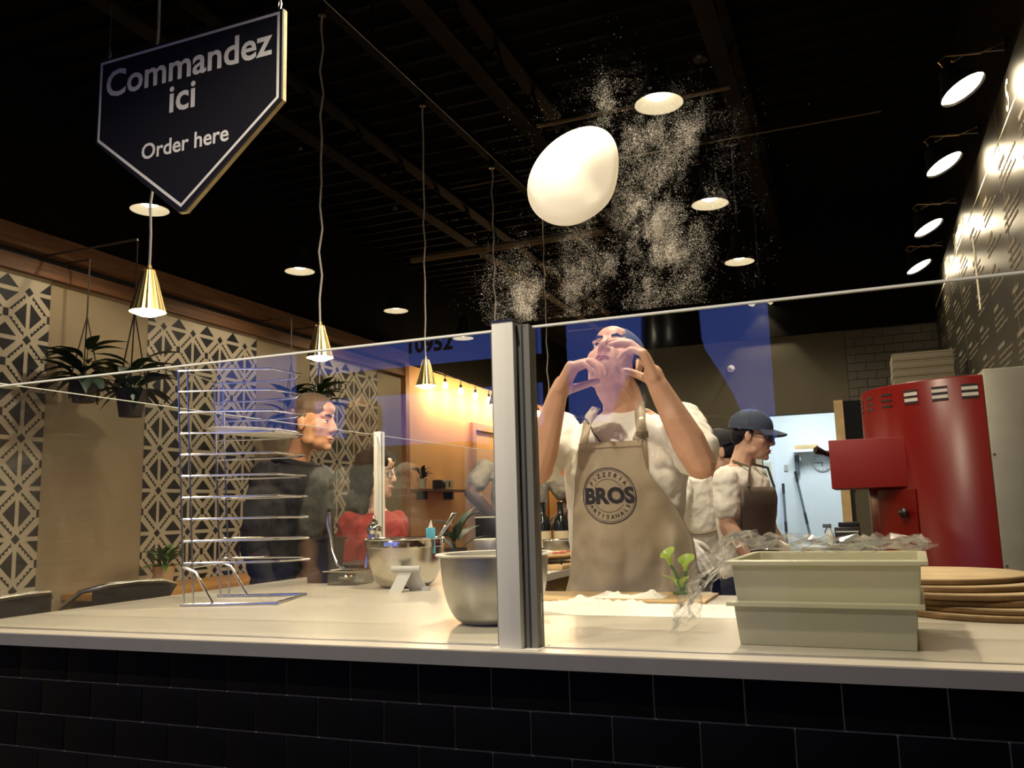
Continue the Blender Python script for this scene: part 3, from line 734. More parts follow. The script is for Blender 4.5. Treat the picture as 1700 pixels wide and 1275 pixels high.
for k in range(10):
    h = .640 - k * .0585; s0 = .01 * k / 10
    a = N0 + lean * h; b = F0 + lean * h; e = .26
    pts = [a, a + ux * (e * .55) + side * .0, a + ux * e + side * .08, a + ux * (e + .05) + side * .5 + Vector((0, 0, -.002)), b + ux * e - side * .08, b + ux * (e * .5), b]
    MB().tube(pts, rw, 7).build('shelf_wire', 'wire', rk)
pz = thing('pizza_pan', 'round pale pizza pan lying on a shelf of the wire rack', 'pan', N0 + lean * .44)
pc = N0 + lean * (.640 - 3 * .0585) + ux * .165 + side * .48 + Vector((0, 0, .0045))
MB().lathe([(0, 0), (.112, 0), (.128, .006), (.13, .008), (.127, .009), (.11, .0035), (0, .0035)], pc, 48, (.05, .02, 1)).build('disc', 'white_enamel', pz)

# dough trays (two stacked), film, round boards, lily, flour
def tray(name, label, c, rot, lx, ly, h, t_=.004):
    t = thing(name, label, 'tray', c); R = rotz(rot); c = Vector(c); q = .006
    mb = MB()
    def ring(a, b, z): return [c + R @ Vector((sx * a, sy * b, z)) for sx, sy in ((-1, -1), (1, -1), (1, 1), (-1, 1))]
    lo, hi = ring(lx - q, ly - q, 0), ring(lx, ly, h); lo2, hi2 = ring(lx - q - t_, ly - q - t_, t_), ring(lx - t_, ly - t_, h)
    mb.add(lo + hi + lo2 + hi2, [(3, 2, 1, 0), (8, 9, 10, 11)] + [(i, (i + 1) % 4, 4 + (i + 1) % 4, 4 + i) for i in range(4)] + [(8 + (i + 1) % 4, 8 + i, 12 + i, 12 + (i + 1) % 4) for i in range(4)] + [(4 + i, 4 + (i + 1) % 4, 12 + (i + 1) % 4, 12 + i) for i in range(4)])
    bm_o = mb.build('body', 'tray', t, smooth=False)
    bv = bm_o.modifiers.new('b', 'BEVEL'); bv.width = .006; bv.segments = 3; bv.limit_method = 'ANGLE'
    r = MB(); A, B, Cc, Dd = ring(lx + .001, ly + .001, h - .004), ring(lx + .010, ly + .010, h - .006), ring(lx + .010, ly + .010, h), ring(lx - t_, ly - t_, h + .002)
    r.add(A + B + Cc + Dd, [f for k in range(3) for f in [(4 * k + i, 4 * k + (i + 1) % 4, 4 * k + 4 + (i + 1) % 4, 4 * k + 4 + i) for i in range(4)]])
    r.build('lip', 'tray', t, smooth=False)
    return t
tc = (-.065, 1.625, HC); ta = math.radians(-3)
tray('dough_tray', 'pale translucent dough tray, lower of the stacked pair', tc, ta, .140, .135, .070)
tray('dough_tray', 'pale translucent dough tray on top of the stack, film trailing from it', (-.060, 1.628, HC + .0665), ta, .145, .138, .070)
rf = random.Random(3); JIT = {}
def film(u, v):
    # plastic film: lies over the rear left of the top tray and hangs down its left side to the counter
    s_ = u * .56; yy = 1.50 + v * .28; key = (round(u * 200), round(v * 200))
    j = JIT.setdefault(key, (rf.gauss(0, 1), rf.gauss(0, 1), rf.gauss(0, 1))); w = noise.fractal(Vector((s_ * 20, v * 7, 3.3)), .8, 2.2, 4)
    if s_ < .18: f_ = s_ / .18; x_ = -.325 + .095 * f_ ** 1.5; z_ = HC + .004 + f_ * .142
    elif s_ < .25: f_ = (s_ - .18) / .07; x_ = -.230 + f_ * .045; z_ = HC + .146 + .022 * math.sin(f_ * PI)
    else: x_ = -.185 + (s_ - .25) * .92; z_ = HC + .145 + .010 * v
    a_ = .0075
    return Vector((x_ + a_ * j[0] + .02 * w * (s_ < .2), yy + a_ * j[1] + .02 * w, max(HC + .002, z_ + a_ * 1.1 * abs(j[2]) + .010 * abs(w))))
fo = MB().grid(film, 34, 16).build('plastic_film', 'film', None, smooth=False, fix=False)
tag(fo, 'crumpled clear plastic film trailing over the dough trays', 'film')
bc_ = (.215, 2.06); zz = HC
offs = [(0.03, -.01, .205, .012), (.045, .0, .205, .011), (.01, .02, .20, .012), (-.02, .01, .195, .012), (-.055, .03, .19, .012), (-.085, .045, .185, .012)]
ordn = ['bottom', 'second from the bottom', 'third from the bottom', 'third from the top', 'second from the top', 'topmost']
for (dx, dy, r, h), nm_ in zip(offs, ordn):
    t = thing('round_board', 'round tan pizza board, %s of the pile by the red oven' % nm_, 'board', (bc_[0] + dx, bc_[1] + dy, zz), 'round boards piled beside the trays')
    MB().lathe([(0, 0), (r - .003, 0), (r, .003), (r, h - .003), (r - .003, h - .0006), (r - .004, h - .0006)], t.location, 56).build('rim', 'disc_edge', t)
    MB().lathe([(0, h), (r - .004, h), (r - .002, h - .0015)], t.location, 56).build('face', 'disc_board', t)
    zz += h + .0005
wd = thing('dough_board', 'thin wooden dough board under the flour at the chef\'s edge', 'board', (-.64, 2.2, HC))
MB().box((-.90, 2.09, HC + .0005), (-.36, 2.295, HC + .007), bev=.0015).build('board', 'wood_board', wd)
# flour on the worktop
def flourbed(u, v, x0=-.90, x1=-.24, y0=1.84, y1=2.085, zb=HC, amp=1.0):
    x_ = x0 + (x1 - x0) * u; y_ = y0 + (y1 - y0) * v; e = min(1, 7 * u, 7 * (1 - u), 4 * v, 9 * (1 - v))
    n1 = noise.fractal(Vector((x_ * 12, y_ * 14, .5)), 1, 2, 5); n2 = noise.fractal(Vector((x_ * 90, y_ * 90, 1.5)), .8, 2, 3)
    ridge = math.exp(-((v - .66 - .14 * math.sin(u * 6)) / .16) ** 2)
    return Vector((x_, y_, zb + .0004 + amp * e * max(0, .0006 + .015 * ridge * max(0, .55 + n1) + .006 * n2 * ridge + .0015 * n1)))
tag(MB().grid(flourbed, 170, 70).build('bench_flour', 'flour', None, angle=180), 'loose white flour spread on the worktop before the chef', 'flour', kind='stuff')
tag(MB().grid(lambda u, v: flourbed(u, v, -.66, -.47, 2.12, 2.21, HC + .0072, .9), 60, 36).build('board_flour', 'flour', None, angle=180), 'small heap of flour on the wooden dough board', 'flour', kind='stuff')
# calla lilies
ll = thing('calla_lily_plant', 'small green calla lily plant at the worktop edge before the apron', 'plant', (-.445, 2.24, HC + .0072))
def leafmesh(name, L_, w, curl=.25, fold=.2, n=7):
    mb = MB(); vs = []
    for i in range(n + 1):
        t = i / n; ww = w * math.sin(PI * min(1, t * 1.02 + .02)) ** .8 * (1 - .35 * t)
        z = curl * L_ * t * t
        vs += [(-ww, t * L_, -z + fold * ww), (0, t * L_, -z), (ww, t * L_, -z + fold * ww)]
    fs = []
    for i in range(n): a = i * 3; fs += [(a, a + 1, a + 4, a + 3), (a + 1, a + 2, a + 5, a + 4)]
    mb.add(vs, fs); return mb.mesh(name, smooth=True, angle=180)
def put_leaf(me, material, parent, base, d, up=(0, 0, 1), s=1.0, name='leaf'):
    o = bpy.data.objects.new(name, me); 
    if not me.materials: me.materials.append(M[material])
    COL.objects.link(o); o.parent = parent
    y = Vector(d).normalized(); u = Vector(up); x = y.cross(u); x = x.normalized() if x.length > 1e-4 else Vector((1, 0, 0)); z = x.cross(y)
    Rm = Matrix((x, y, z)).transposed()
    o.matrix_local = Matrix.Translation(Vector(base) - origin(parent)) @ (Rm * s).to_4x4() if False else Matrix.Translation(Vector(base) - origin(parent)) @ Rm.to_4x4() @ Matrix.Scale(s, 4)
    return o
lb = Vector((-.445, 2.24, HC + .0072))
def calla(p, d, s):
    vs = []; fs = []; n = 20; m = 7; d = Vector(d).normalized(); x = d.orthogonal().normalized(); y = d.cross(x)
    for i in range(m + 1):
        t = i / m; r = s * (.10 + .34 * t ** 1.3 + (.18 * max(0, t - .75) / .25))
        for k in range(n):
            a = 2 * PI * k / n; hh = s * t * (1 + .25 * math.cos(a) * t); vs.append(p + d * hh + (x * math.cos(a) + y * math.sin(a)) * r)
    for i in range(m):
        for k in range(n): fs.append((i * n + k, i * n + (k + 1) % n, (i + 1) * n + (k + 1) % n, (i + 1) * n + k))
    MB().add(vs, fs).build('bloom', 'lily_green', ll)
h1, h2 = at(1113, 938, Y=2.23), at(1137, 948, Y=2.23)
calla(h1, (-.15, -.25, 1), .034); calla(h2, (.2, -.3, 1), .034)
for h_ in (h1, h2): MB().tube([lb + Vector((.0, 0, 0)), lb * .4 + h_ * .6 + Vector((.006, 0, 0)), h_], .0038, 8).build('stem', 'leaf_green', ll)
lm = leafmesh('lily_leaf', .07, .013, .35, .35)
for a in (0, 1.2, 2.2, 3.0, 3.9, 5.2): put_leaf(lm, 'lily_green', ll, lb + Vector((0, 0, .005 + .01 * (a % 2))), (math.cos(a) * .6, math.sin(a) * .6, .75), s=.8 + .25 * math.sin(a * 3))
MB().lathe([(0, 0), (.02, 0), (.024, .006), (0, .008)], lb, 16).build('base', 'leaf_green', ll)

# tossed dough and its flour cloud
dt = at(953, 279, Y=2.24)
nD = Vector((.10, -.88, .34)).normalized(); uD = Vector((.30, .10, .92)); uD = (uD - uD.dot(nD) * nD).normalized(); wD = nD.cross(uD)
def dough_pt(u, v, sgn):
    a = u * 2 * PI
    R_ = .141 * (1 + .05 * math.cos(a - .5) - .05 * math.sin(a) + .045 * math.cos(2 * a + 1.0) + .03 * math.cos(3 * a + .8)) 
    rr = R_ * v; th = .010 * (1 - .45 * (1 - v) ** 2) * math.sqrt(max(0, 1 - v ** 6)) + .003 * math.exp(-((v - .9) / .1) ** 2)
    bow = .030 * (v ** 2) * math.cos(a - .8) - .028 * v ** 2
    return dt + uD * (rr * math.sin(a) * 1.22) + wD * (rr * math.cos(a) * .84) + nD * (bow + sgn * th - .022 * math.exp(-((rr * math.cos(a) * .84 + .085) ** 2 + (rr * math.sin(a) * 1.22 + .02) ** 2) / .0050))
mb = MB(); nu, nv = 64, 16
mb.grid(lambda u, v: dough_pt(u, v, 1), nu, nv); mb.grid(lambda u, v: dough_pt(u, v, -1), nu, nv)
dg = mb.build('pizza_dough', 'dough_sheet', None, angle=180)
bm = bmesh.new(); bm.from_mesh(dg.data); bmesh.ops.remove_doubles(bm, verts=bm.verts, dist=.0004); bmesh.ops.recalc_face_normals(bm, faces=bm.faces); bm.to_mesh(dg.data); bm.free()
tag(dg, 'thin white pizza dough disc spinning in the air above the chef', 'dough')
blobs = [(1040, 185, 40, 22, 1.3), (1120, 215, 55, 32, 1.1), (1150, 225, 30, 25, .6), (1075, 320, 32, 50, 1.3), (1062, 350, 25, 25, 1.3), (1085, 430, 38, 55, 1.5), (1105, 455, 22, 30, 1.2), (1010, 440, 75, 55, .9), (880, 500, 32, 34, 2.0), (860, 525, 22, 18, 2.0), (950, 480, 60, 40, .9), (1015, 240, 25, 50, .8), (1110, 380, 60, 70, .6), (1060, 300, 80, 90, .35)]
tet = np.array([(1, 1, 1), (-1, -1, 1), (-1, 1, -1), (1, -1, -1)], float) / math.sqrt(3)
pts = []; tot = sum(b[2] * b[3] * b[4] for b in blobs)
NP = 90000
for (bx, by, sx_, sy_, wgt) in blobs:
    k = int(NP * sx_ * sy_ * wgt / tot); got = 0; tries = 0
    while got < k and tries < k * 14:
        tries += 1
        px = random.gauss(bx, sx_); py = random.gauss(by, sy_)
        if py > 534 - (px - 875) * .107: continue
        dn = noise.fractal(Vector((px * .018 + py * .004, py * .012 - px * .002, 4.2)), .6, 2.3, 6)
        if random.random() < max(.10, min(1, .34 + dn * .75)) ** 1.6:
            pts.append(at(px, py, D=2.42 + random.gauss(0, .10))); got += 1
P_ = np.array([tuple(p) for p in pts]); n = len(P_)
r_ = np.random.lognormal(math.log(.00042), .45, n)
q = np.random.randn(n, 4); q /= np.linalg.norm(q, axis=1)[:, None]
w_, x_, y_, z_ = q.T
Rm = np.stack([1 - 2 * (y_ * y_ + z_ * z_), 2 * (x_ * y_ - z_ * w_), 2 * (x_ * z_ + y_ * w_), 2 * (x_ * y_ + z_ * w_), 1 - 2 * (x_ * x_ + z_ * z_), 2 * (y_ * z_ - x_ * w_), 2 * (x_ * z_ - y_ * w_), 2 * (y_ * z_ + x_ * w_), 1 - 2 * (x_ * x_ + y_ * y_)], 1).reshape(n, 3, 3)
vv = P_[:, None, :] + np.einsum('nij,kj->nki', Rm, tet) * r_[:, None, None]
ff = (np.arange(n)[:, None, None] * 4 + np.array([(0, 1, 2), (0, 3, 1), (0, 2, 3), (1, 3, 2)])[None]).reshape(-1, 3)
me = bpy.data.meshes.new('flour_cloud'); me.from_pydata(vv.reshape(-1, 3).tolist(), [], ff.tolist())
fc = put(bpy.data.objects.new('flour_cloud', me), 'flour_mote'); tag(fc, 'drifting cloud of white flour dust around the tossed dough', 'flour', kind='stuff')

# ================================================================== KITCHEN RIGHT: OVEN AND NEIGHBOURS
ov = thing('pizza_oven', 'tall rounded red pizza oven with slotted crown and boxed mouth', 'oven', (.40, 3.8, 0))
OC = Vector((.43, 3.80, 0)); OR = .40; OT = 1.685
def arc(a0, a1, r, z, n=24): return [OC + Vector((r * math.cos(a0 + (a1 - a0) * i / n), r * math.sin(a0 + (a1 - a0) * i / n), z)) for i in range(n + 1)]
A0, A1 = math.radians(90), math.radians(270)
lo, mid_, hi, hi2 = arc(A0, A1, OR, .12, 40), arc(A0, A1, OR, OT - .006, 40), arc(A0, A1, OR - .004, OT, 40), arc(A0, A1, OR - .02, OT + .001, 40)
mb = MB(); n = 41
mb.add(lo + mid_ + hi + hi2, [(k * n + i, k * n + i + 1, (k + 1) * n + i + 1, (k + 1) * n + i) for k in range(3) for i in range(n - 1)] + [tuple(3 * n + i for i in range(n)), (0, n - 1, 2 * n - 1, n)])
mb.build('drum', 'oven_red', ov)
box('plinth', (.10, 3.5, 0), (.425, 4.15, .12), 'black_paint', ov)
for k, deg in enumerate((188, 203, 219, 235, 250, 264)):
    a = math.radians(deg); dirv = Vector((math.cos(a), math.sin(a), 0)); tang = Vector((-dirv.y, dirv.x, 0))
    for q in range(3):
        z = OT - .035 - q * .022; c = OC + dirv * (OR - .001); w = .027
        mb = MB().prism([(-w, -.004), (w, -.004), (w, .004), (-w, .004)], c + Vector((0, 0, z)), tang, (0, 0, 1), dirv * .0025); mb.build('vent_slot', 'slot_dark', ov, smooth=False)
    for q in range(2):
        z = OT - .046 - q * .022; w = .026
        if deg > 225: MB().prism([(-w, -.006), (w, -.006), (w, .006), (-w, .006)], OC + dirv * (OR - .001) + Vector((0, 0, z)), tang, (0, 0, 1), dirv * .002).build('vent_louvre', 'slot_light', ov, smooth=False)
# mouth box, its handle, the lower door
MB().box((-.10, 3.50, 1.30), (.21, 3.95, 1.485), bev=.004).build('mouth_box', 'oven_flat_red', ov)
hp = Vector((-.10, 3.50, 1.43))
hn = MB().tube([hp + Vector((.0, .02, 0)), hp + Vector((-.02, -.01, .01)), hp + Vector((-.045, -.02, .02)), hp + Vector((-.055, -.02, .021))], [.008, .010, .017, .006], 12).build('handle', 'knob', ov)
dr = MB(); aa, ab = math.radians(205), math.radians(233); n = 14
Lo, Hi, Lo2, Hi2 = arc(aa, ab, OR + .006, .98, n), arc(aa, ab, OR + .006, 1.29, n), arc(aa, ab, OR, .98, n), arc(aa, ab, OR, 1.29, n)
k = n + 1
dr.add(Lo + Hi + Lo2 + Hi2, [(i, i + 1, k + i + 1, k + i) for i in range(n)] + [(2 * k + i, i, k + i, 3 * k + i) for i in (0, n)] + [(k + i, k + i + 1, 3 * k + i + 1, 3 * k + i) for i in range(n)] + [(i + 1, i, 2 * k + i, 2 * k + i + 1) for i in range(n)])
dr = dr.build('lower_door', 'oven_red', ov)
ak = math.radians(227); dk = Vector((math.cos(ak), math.sin(ak), 0))
MB().lathe([(0, 0), (.008, 0), (.008, .012), (.017, .016), (.019, .024), (.012, .032), (0, .034)], OC + dk * (OR + .006) + Vector((0, 0, 1.205)), 20, dk).build('knob', 'knob', dr)
sc_ = thing('steel_cabinet', 'brushed steel housing standing flush against the red oven', 'cabinet', (.5, 3.8, 0))
MB().box((.432, 3.385, 0), (.575, 4.2, 1.70), bev=.004).build('front_housing', 'brushed_panel', sc_)
MB().box((.577, 3.39, 0), (XR - .014, 4.2, 1.715), bev=.004).build('side_housing', 'brushed_panel', sc_)
for z in (1.02, 1.4): MB().lathe([(0, 0), (.006, 0), (.005, .003), (0, .004)], (.44, 3.385, z), 10, (0, -1, 0)).build('screw', 'steel_dull', sc_)

fr = thing('tall_fridge', 'tall dark refrigerator behind the red oven carrying pizza boxes', 'fridge', (.4, 6.35, 0))
MB().box((.12, 6.02, 0), (.70, 6.7, 1.94), bev=.01).build('body', 'steel_dull', fr); box('door', (.13, 6.0, .1), (.69, 6.018, 1.92), 'brushed_panel', fr); box('door_handle', (.15, 5.97, 1.0), (.17, 5.998, 1.5), 'black_plastic', fr)
for k in range(5):
    z = 1.941 + k * .052
    t = thing('pizza_box', 'flat brown pizza box, %s of the stack above the oven' % ['bottom one', 'second from bottom', 'middle one', 'second from top', 'top one'][k], 'box', (.45, 6.3, z), 'pizza boxes stacked over the oven')
    j = random.uniform(-.006, .006)
    MB().box((.26 + j, 6.05, z), (.62 + j, 6.41, z + .049), bev=.002).build('carton', 'carton', t); box('lid_seam', (.259 + j, 6.049, z + .040), (.621 + j, 6.411, z + .0425), 'carton_gap', t)
bins = thing('door_frame_unit', 'tan door casing with dark glazed panel beside the back room', 'door', (-.1, 7.98, 0)); 
box('casing', (DX1, 7.95, 0), (DX1 + .075, 8.0, 2.13), 'wood_board', bins); box('upper_panel', (DX1 + .08, 7.96, 1.75), (.22, 8.0, 2.12), 'jacket_black', bins); box('lower_panel', (DX1 + .11, 7.96, .6), (.16, 8.0, 1.33), 'wall_taupe', bins); box('panel_frame', (DX1 + .076, 7.97, .5), (DX1 + .11, 8.0, 1.7), 'black_paint', bins)
struct(box('trim_2', (DX0 - .05, 7.97, 0), (DX0, 8.0, DZ + .03), 'white_enamel'), 'white casing on the left of the back room doorway')
# back room things
def R10(px, py): return at(px, py, Y=10.29)
c = R10(1365, 768)
ck = thing('wall_clock', 'round white wall clock in the bright back room', 'clock', c)
MB().lathe([(0, 0), (.098, 0), (.102, .012), (.094, .02), (.092, .014), (0, .012)], c + Vector((0, .005, 0)), 32, (0, -1, 0)).build('case', 'alu', ck); MB().lathe([(0, .0145), (.092, .0145)], c + Vector((0, .005, 0)), 32, (0, -1, 0)).build('dial', 'clock_face', ck)
fy = c.y - .012
MB().box((c.x - .065, fy - .002, c.z - .003), (c.x + .005, fy, c.z + .003)).build('minute_hand', 'ink', ck, smooth=False); MB().box((c.x - .003, fy - .002, c.z - .045), (c.x + .003, fy, c.z)).build('hour_hand', 'ink', ck, smooth=False)
for h_ in range(12):
    a = h_ * PI / 6; p = c + Vector((.08 * math.sin(a), -.0105, .08 * math.cos(a))); box('hour_mark', (p.x - .005, p.y - .001, p.z - .005), (p.x + .005, p.y, p.z + .005), 'handle_grey', ck)
a_, b_ = R10(1318, 748), R10(1378, 742)
sh = thing('wall_shelf', 'short white shelf above the clock in the back room', 'shelf', a_)
box('board', (a_.x, 10.10, a_.z - .03), (b_.x + .1, 10.3, a_.z), 'wall_white', sh)
for xx in (a_.x + .06, b_.x): box('bracket', (xx, 10.16, a_.z - .12), (xx + .015, 10.3, a_.z - .03), 'plastic_grey', sh)
MB().box((a_.x + .02, 10.12, a_.z + .001), (a_.x + .27, 10.24, a_.z + .05), bev=.015).build('bread_bag', 'wood_board').update_tag()
tag(bpy.data.objects['bread_bag'], 'tan folded bag lying on the white shelf', 'bag')
for (x1, y1, x2, y2, lb, nm_) in ((1300, 803, 1306, 893, 'grey broom handle leaning on the white wall, left one', 'broom'), (1320, 783, 1345, 890, 'longer grey squeegee leaning on the white wall, right one', 'squeegee')):
    p, q_ = at(x1, y1, Y=10.24), at(x2, y2, Y=10.1); t = thing(nm_, lb, 'broom', (q_.x, q_.y, 0)); foot = q_ + (q_ - p) * ((q_.z - .06) / (p.z - q_.z))
    MB().tube([p, foot], .013, 8).build('handle', 'handle_grey', t); MB().tube([p, p + (foot - p) * .08], .016, 8).build('grip', 'black_plastic', t); MB().tube([p + (foot - p) * .3, p + (foot - p) * .38], .0155, 8).build('sleeve', 'black_plastic', t)
    MB().box((foot.x - .15, foot.y - .03, 0.0), (foot.x + .15, foot.y + .03, .07), bev=.008).build('head', 'black_plastic', t)
p, q_ = R10(1322, 756), R10(1325, 788)
tag(box('wall_dispenser', (p.x - .02, 10.24, q_.z), (p.x + .025, 10.3, p.z), 'handle_grey'), 'narrow grey dispenser under the shelf end', 'dispenser')
p, q_ = R10(1270, 767), R10(1284, 815)
nb = thing('notice_board', 'pale plastic notice holder with yellow slips in the back room', 'notice', q_)
box('backing', (p.x, 10.28, q_.z), (q_.x, 10.3, p.z), 'alu', nb)
for k in range(4): box('paper_slip', (p.x + .008, 10.276, q_.z + .12 + k * .055), (q_.x - .02, 10.2795, q_.z + .165 + k * .055), 'paper_yellow', nb)
p, q_ = at(1385, 875, Y=7.2), at(1430, 905, Y=7.2)
tb = thing('steel_side_table', 'low steel side table holding a black bin near the doorway', 'table', (p.x, 7.25, 0))
zt = q_.z - .005
box('top', (p.x - .25, 7.1, zt - .03), (q_.x + .35, 7.5, zt), 'steel_dull', tb)
for xx in (p.x - .24, q_.x + .31):
    for yy in (7.11, 7.46): box('leg', (xx, yy, 0), (xx + .03, yy + .03, zt - .03), 'steel_dull', tb)
kb = thing('black_bin', 'small black plastic bin standing below the oven mouth', 'bin', (p.x, 7.2, zt))
MB().box((p.x, 7.16, zt + .001), (q_.x, 7.36, p.z), bev=.006).build('body', 'black_plastic', kb); MB().box((p.x + .03, 7.2, p.z), (q_.x - .0, 7.34, p.z + .035), bev=.006).build('lid', 'black_paint', kb); box('front_rail', (p.x + .01, 7.155, p.z - .04), (q_.x - .01, 7.16, p.z - .03), 'alu', kb)
p = at(1378, 890, Y=7.2); sb = thing('spray_bottle', 'white spray bottle beside the black bin', 'bottle', (p.x, 7.22, zt)); pz_ = p.z
MB().lathe([(0, 0), (.03, 0), (.032, .02), (.03, .09), (.012, .12), (.012, .14), (0, .14)], (p.x, 7.22, zt + .001), 16).build('body', 'clock_face', sb); MB().box((p.x - .05, 7.205, zt + .141), (p.x + .015, 7.235, zt + .17), bev=.004).build('trigger_head', 'handle_grey', sb); MB().tube([(p.x - .02, 7.22, zt + .14), (p.x - .04, 7.22, zt + .10)], .005, 6).build('trigger', 'handle_grey', sb)
p = R10(1305, 776); tag(box('light_switch', (p.x - .02, 10.285, p.z - .04), (p.x + .02, 10.3, p.z + .03), 'plastic_grey'), 'small grey switch plate on the white wall', 'switch')
p = at(1213, 612, Y=7.985); wk = thing('wall_sprinkler', 'small round sprinkler head on the taupe kitchen wall', 'sprinkler', p)
MB().lathe([(0, 0), (.035, 0), (.03, .012), (.012, .016), (.010, .04), (0, .045)], p + Vector((0, .014, 0)), 20, (0, -1, 0)).build('escutcheon', 'white_enamel', wk)
p = at(1094, 380, Y=7.0); cx_ = thing('ceiling_siren', 'small white cup-shaped detector hanging near the ceiling', 'detector', p)
MB().lathe([(0, -.05), (.03, -.05), (.045, .01), (.05, .012), (.055, .045), (0, .05)], p, 20).build('cup', 'white_smoke', cx_); MB().tube([p + Vector((0, 0, .05)), (p.x, p.y, ZC + .05)], .008, 6).build('stem', 'black_plastic', cx_)

# ================================================================== LEFT LEG OF THE COUNTER: PIZZA, BOTTLES, BOWL
pb_ = thing('wooden_peel_board', 'pale wooden board under the wire rack and pizza behind the big bowl', 'board', (-1.22, 3.35, HC))
MB().box((-1.42, 3.18, HC + .001), (-1.085, 3.56, HC + .018), bev=.004).build('board', 'wood_board', pb_)
cr = thing('cooling_rack', 'dark wire cooling rack under the topped pizza', 'rack', (-1.22, 3.35, HC + .018))
for k in range(13): MB().tube([(-1.40 + k * .0255, 3.19, HC + .036), (-1.40 + k * .0255, 3.54, HC + .036)], .0025, 6).build('rod', 'black_plastic', cr)
for yy in (3.2, 3.37, 3.53): MB().tube([(-1.41, yy, HC + .032), (-1.088, yy, HC + .032)], .003, 6).build('cross_rod', 'black_plastic', cr)
for xx in (-1.40, -1.095):
    for yy in (3.2, 3.53): MB().tube([(xx, yy, HC + .0185), (xx, yy, HC + .036)], .003, 6).build('foot', 'black_plastic', cr)
pt = thing('topped_pizza', 'small pizza with red toppings on the cooling rack', 'pizza', (-1.25, 3.36, HC + .04))
pc = Vector((-1.245, 3.36, HC + .040)); MB().lathe([(0, 0), (.145, 0), (.155, .008), (.150, .018), (.135, .016), (0, .012)], pc, 40).build('crust', 'crust', pt)
MB().grid(lambda u, v: pc + Vector((.134 * v * math.cos(2 * PI * u), .134 * v * math.sin(2 * PI * u), .0155 + .003 * noise.noise(Vector((v * 9 * math.cos(2 * PI * u), v * 9 * math.sin(2 * PI * u), 0))))), 40, 10).build('cheese', 'cheese', pt)
for k in range(14):
    a, r = k * 2.4, .03 + .10 * ((k * .37) % 1); MB().ball(pc + Vector((r * math.cos(a), r * math.sin(a), .018)), (.02, .016, .006), 10, 6).build('topping', 'tomato', pt)
btm = MB().lathe([(0, 0), (.034, 0), (.036, .004), (.036, .16), (.030, .185), (.0145, .205), (.0135, .255), (.016, .257), (.016, .268), (0, .27)], (0, 0, 0), 24).mesh('bottle'); btm.materials.append(M['wine_glass_dark'])
lbm = MB().lathe([(.0364, .05), (.0364, .13)], (0, 0, 0), 24).mesh('label'); lbm.materials.append(M['label_cream'])
spots = [(-1.62, 3.98), (-1.53, 3.96), (-1.44, 3.95), (-1.35, 3.96), (-1.27, 4.0), (-1.57, 4.08), (-1.48, 4.07), (-1.39, 4.07), (-1.30, 4.1)]
for k, (x, y) in enumerate(spots):
    t = thing('wine_bottle', 'dark wine bottle in the %s, %s from the left' % ('front row' if k < 5 else 'back row', ['first', 'second', 'third', 'fourth', 'fifth', 'first', 'second', 'third', 'fourth'][k]), 'bottle', (x, y, HC), 'wine bottles on the counter leg')
    for nm_, me_ in (('glass', btm), ('label', lbm)):
        o = bpy.data.objects.new(nm_, me_); COL.objects.link(o); o.parent = t
bowl('dark_bowl', 'dark steel bowl in front of the wine bottles', (-1.28, 3.74, HC), .085, .095, 'steel_dull', .004)
for k, (x, y, lbl) in enumerate(((-1.74, 4.0, 'black rectangular napkin holder left of the wine bottles'), (-1.62, 3.72, 'square steel canister before the wine bottles'))):
    t = thing('napkin_holder' if k == 0 else 'canister', lbl, 'holder', (x, y, HC)); MB().box((x - .06, y - .05, HC + .001), (x + .06, y + .05, HC + (.20 if k == 0 else .10)), bev=.004).build('body', 'black_plastic' if k == 0 else 'steel_dull', t); box('rim', (x - .062, y - .052, HC + (.20 if k == 0 else .10)), (x + .062, y + .052, HC + (.205 if k == 0 else .105)), 'alu', t)
box('tray_stack', (-1.9, 2.75, HC + .001), (-1.66, 3.05, HC + .05), 'black_plastic'); tag(bpy.data.objects['tray_stack'], 'low black tray lying behind the utensil tub', 'tray')

# ================================================================== DINING SIDE
tbk = thing('wall_table', 'long orange-brown wooden ledge table along the patterned wall', 'table', (-4.2, 5, 0))
MB().box((-4.49, 3.86, .79), (-3.93, 7.6, .83), bev=.004).build('top', 'wood_table', tbk)
for yy in (4.1, 5.7, 7.3):
    MB().tube([(-4.2, yy, 0), (-4.2, yy, .79)], .03, 12).build('pedestal', 'black_paint', tbk); MB().box((-4.4, yy - .15, .0), (-4.0, yy + .15, .015)).build('foot_plate', 'black_paint', tbk, smooth=False)
tb2 = thing('square_table', 'small wooden table behind the black chairs at the left edge', 'table', (-4.2, 2.95, 0))
MB().box((-4.49, 2.6, .73), (-3.95, 3.3, .765), bev=.004).build('top', 'wood_table', tb2); MB().tube([(-4.2, 2.95, .01), (-4.2, 2.95, .73)], .03, 12).build('pedestal', 'black_paint', tb2); MB().box((-4.4, 2.75, 0), (-4.0, 3.15, .015)).build('foot_plate', 'black_paint', tb2, smooth=False)
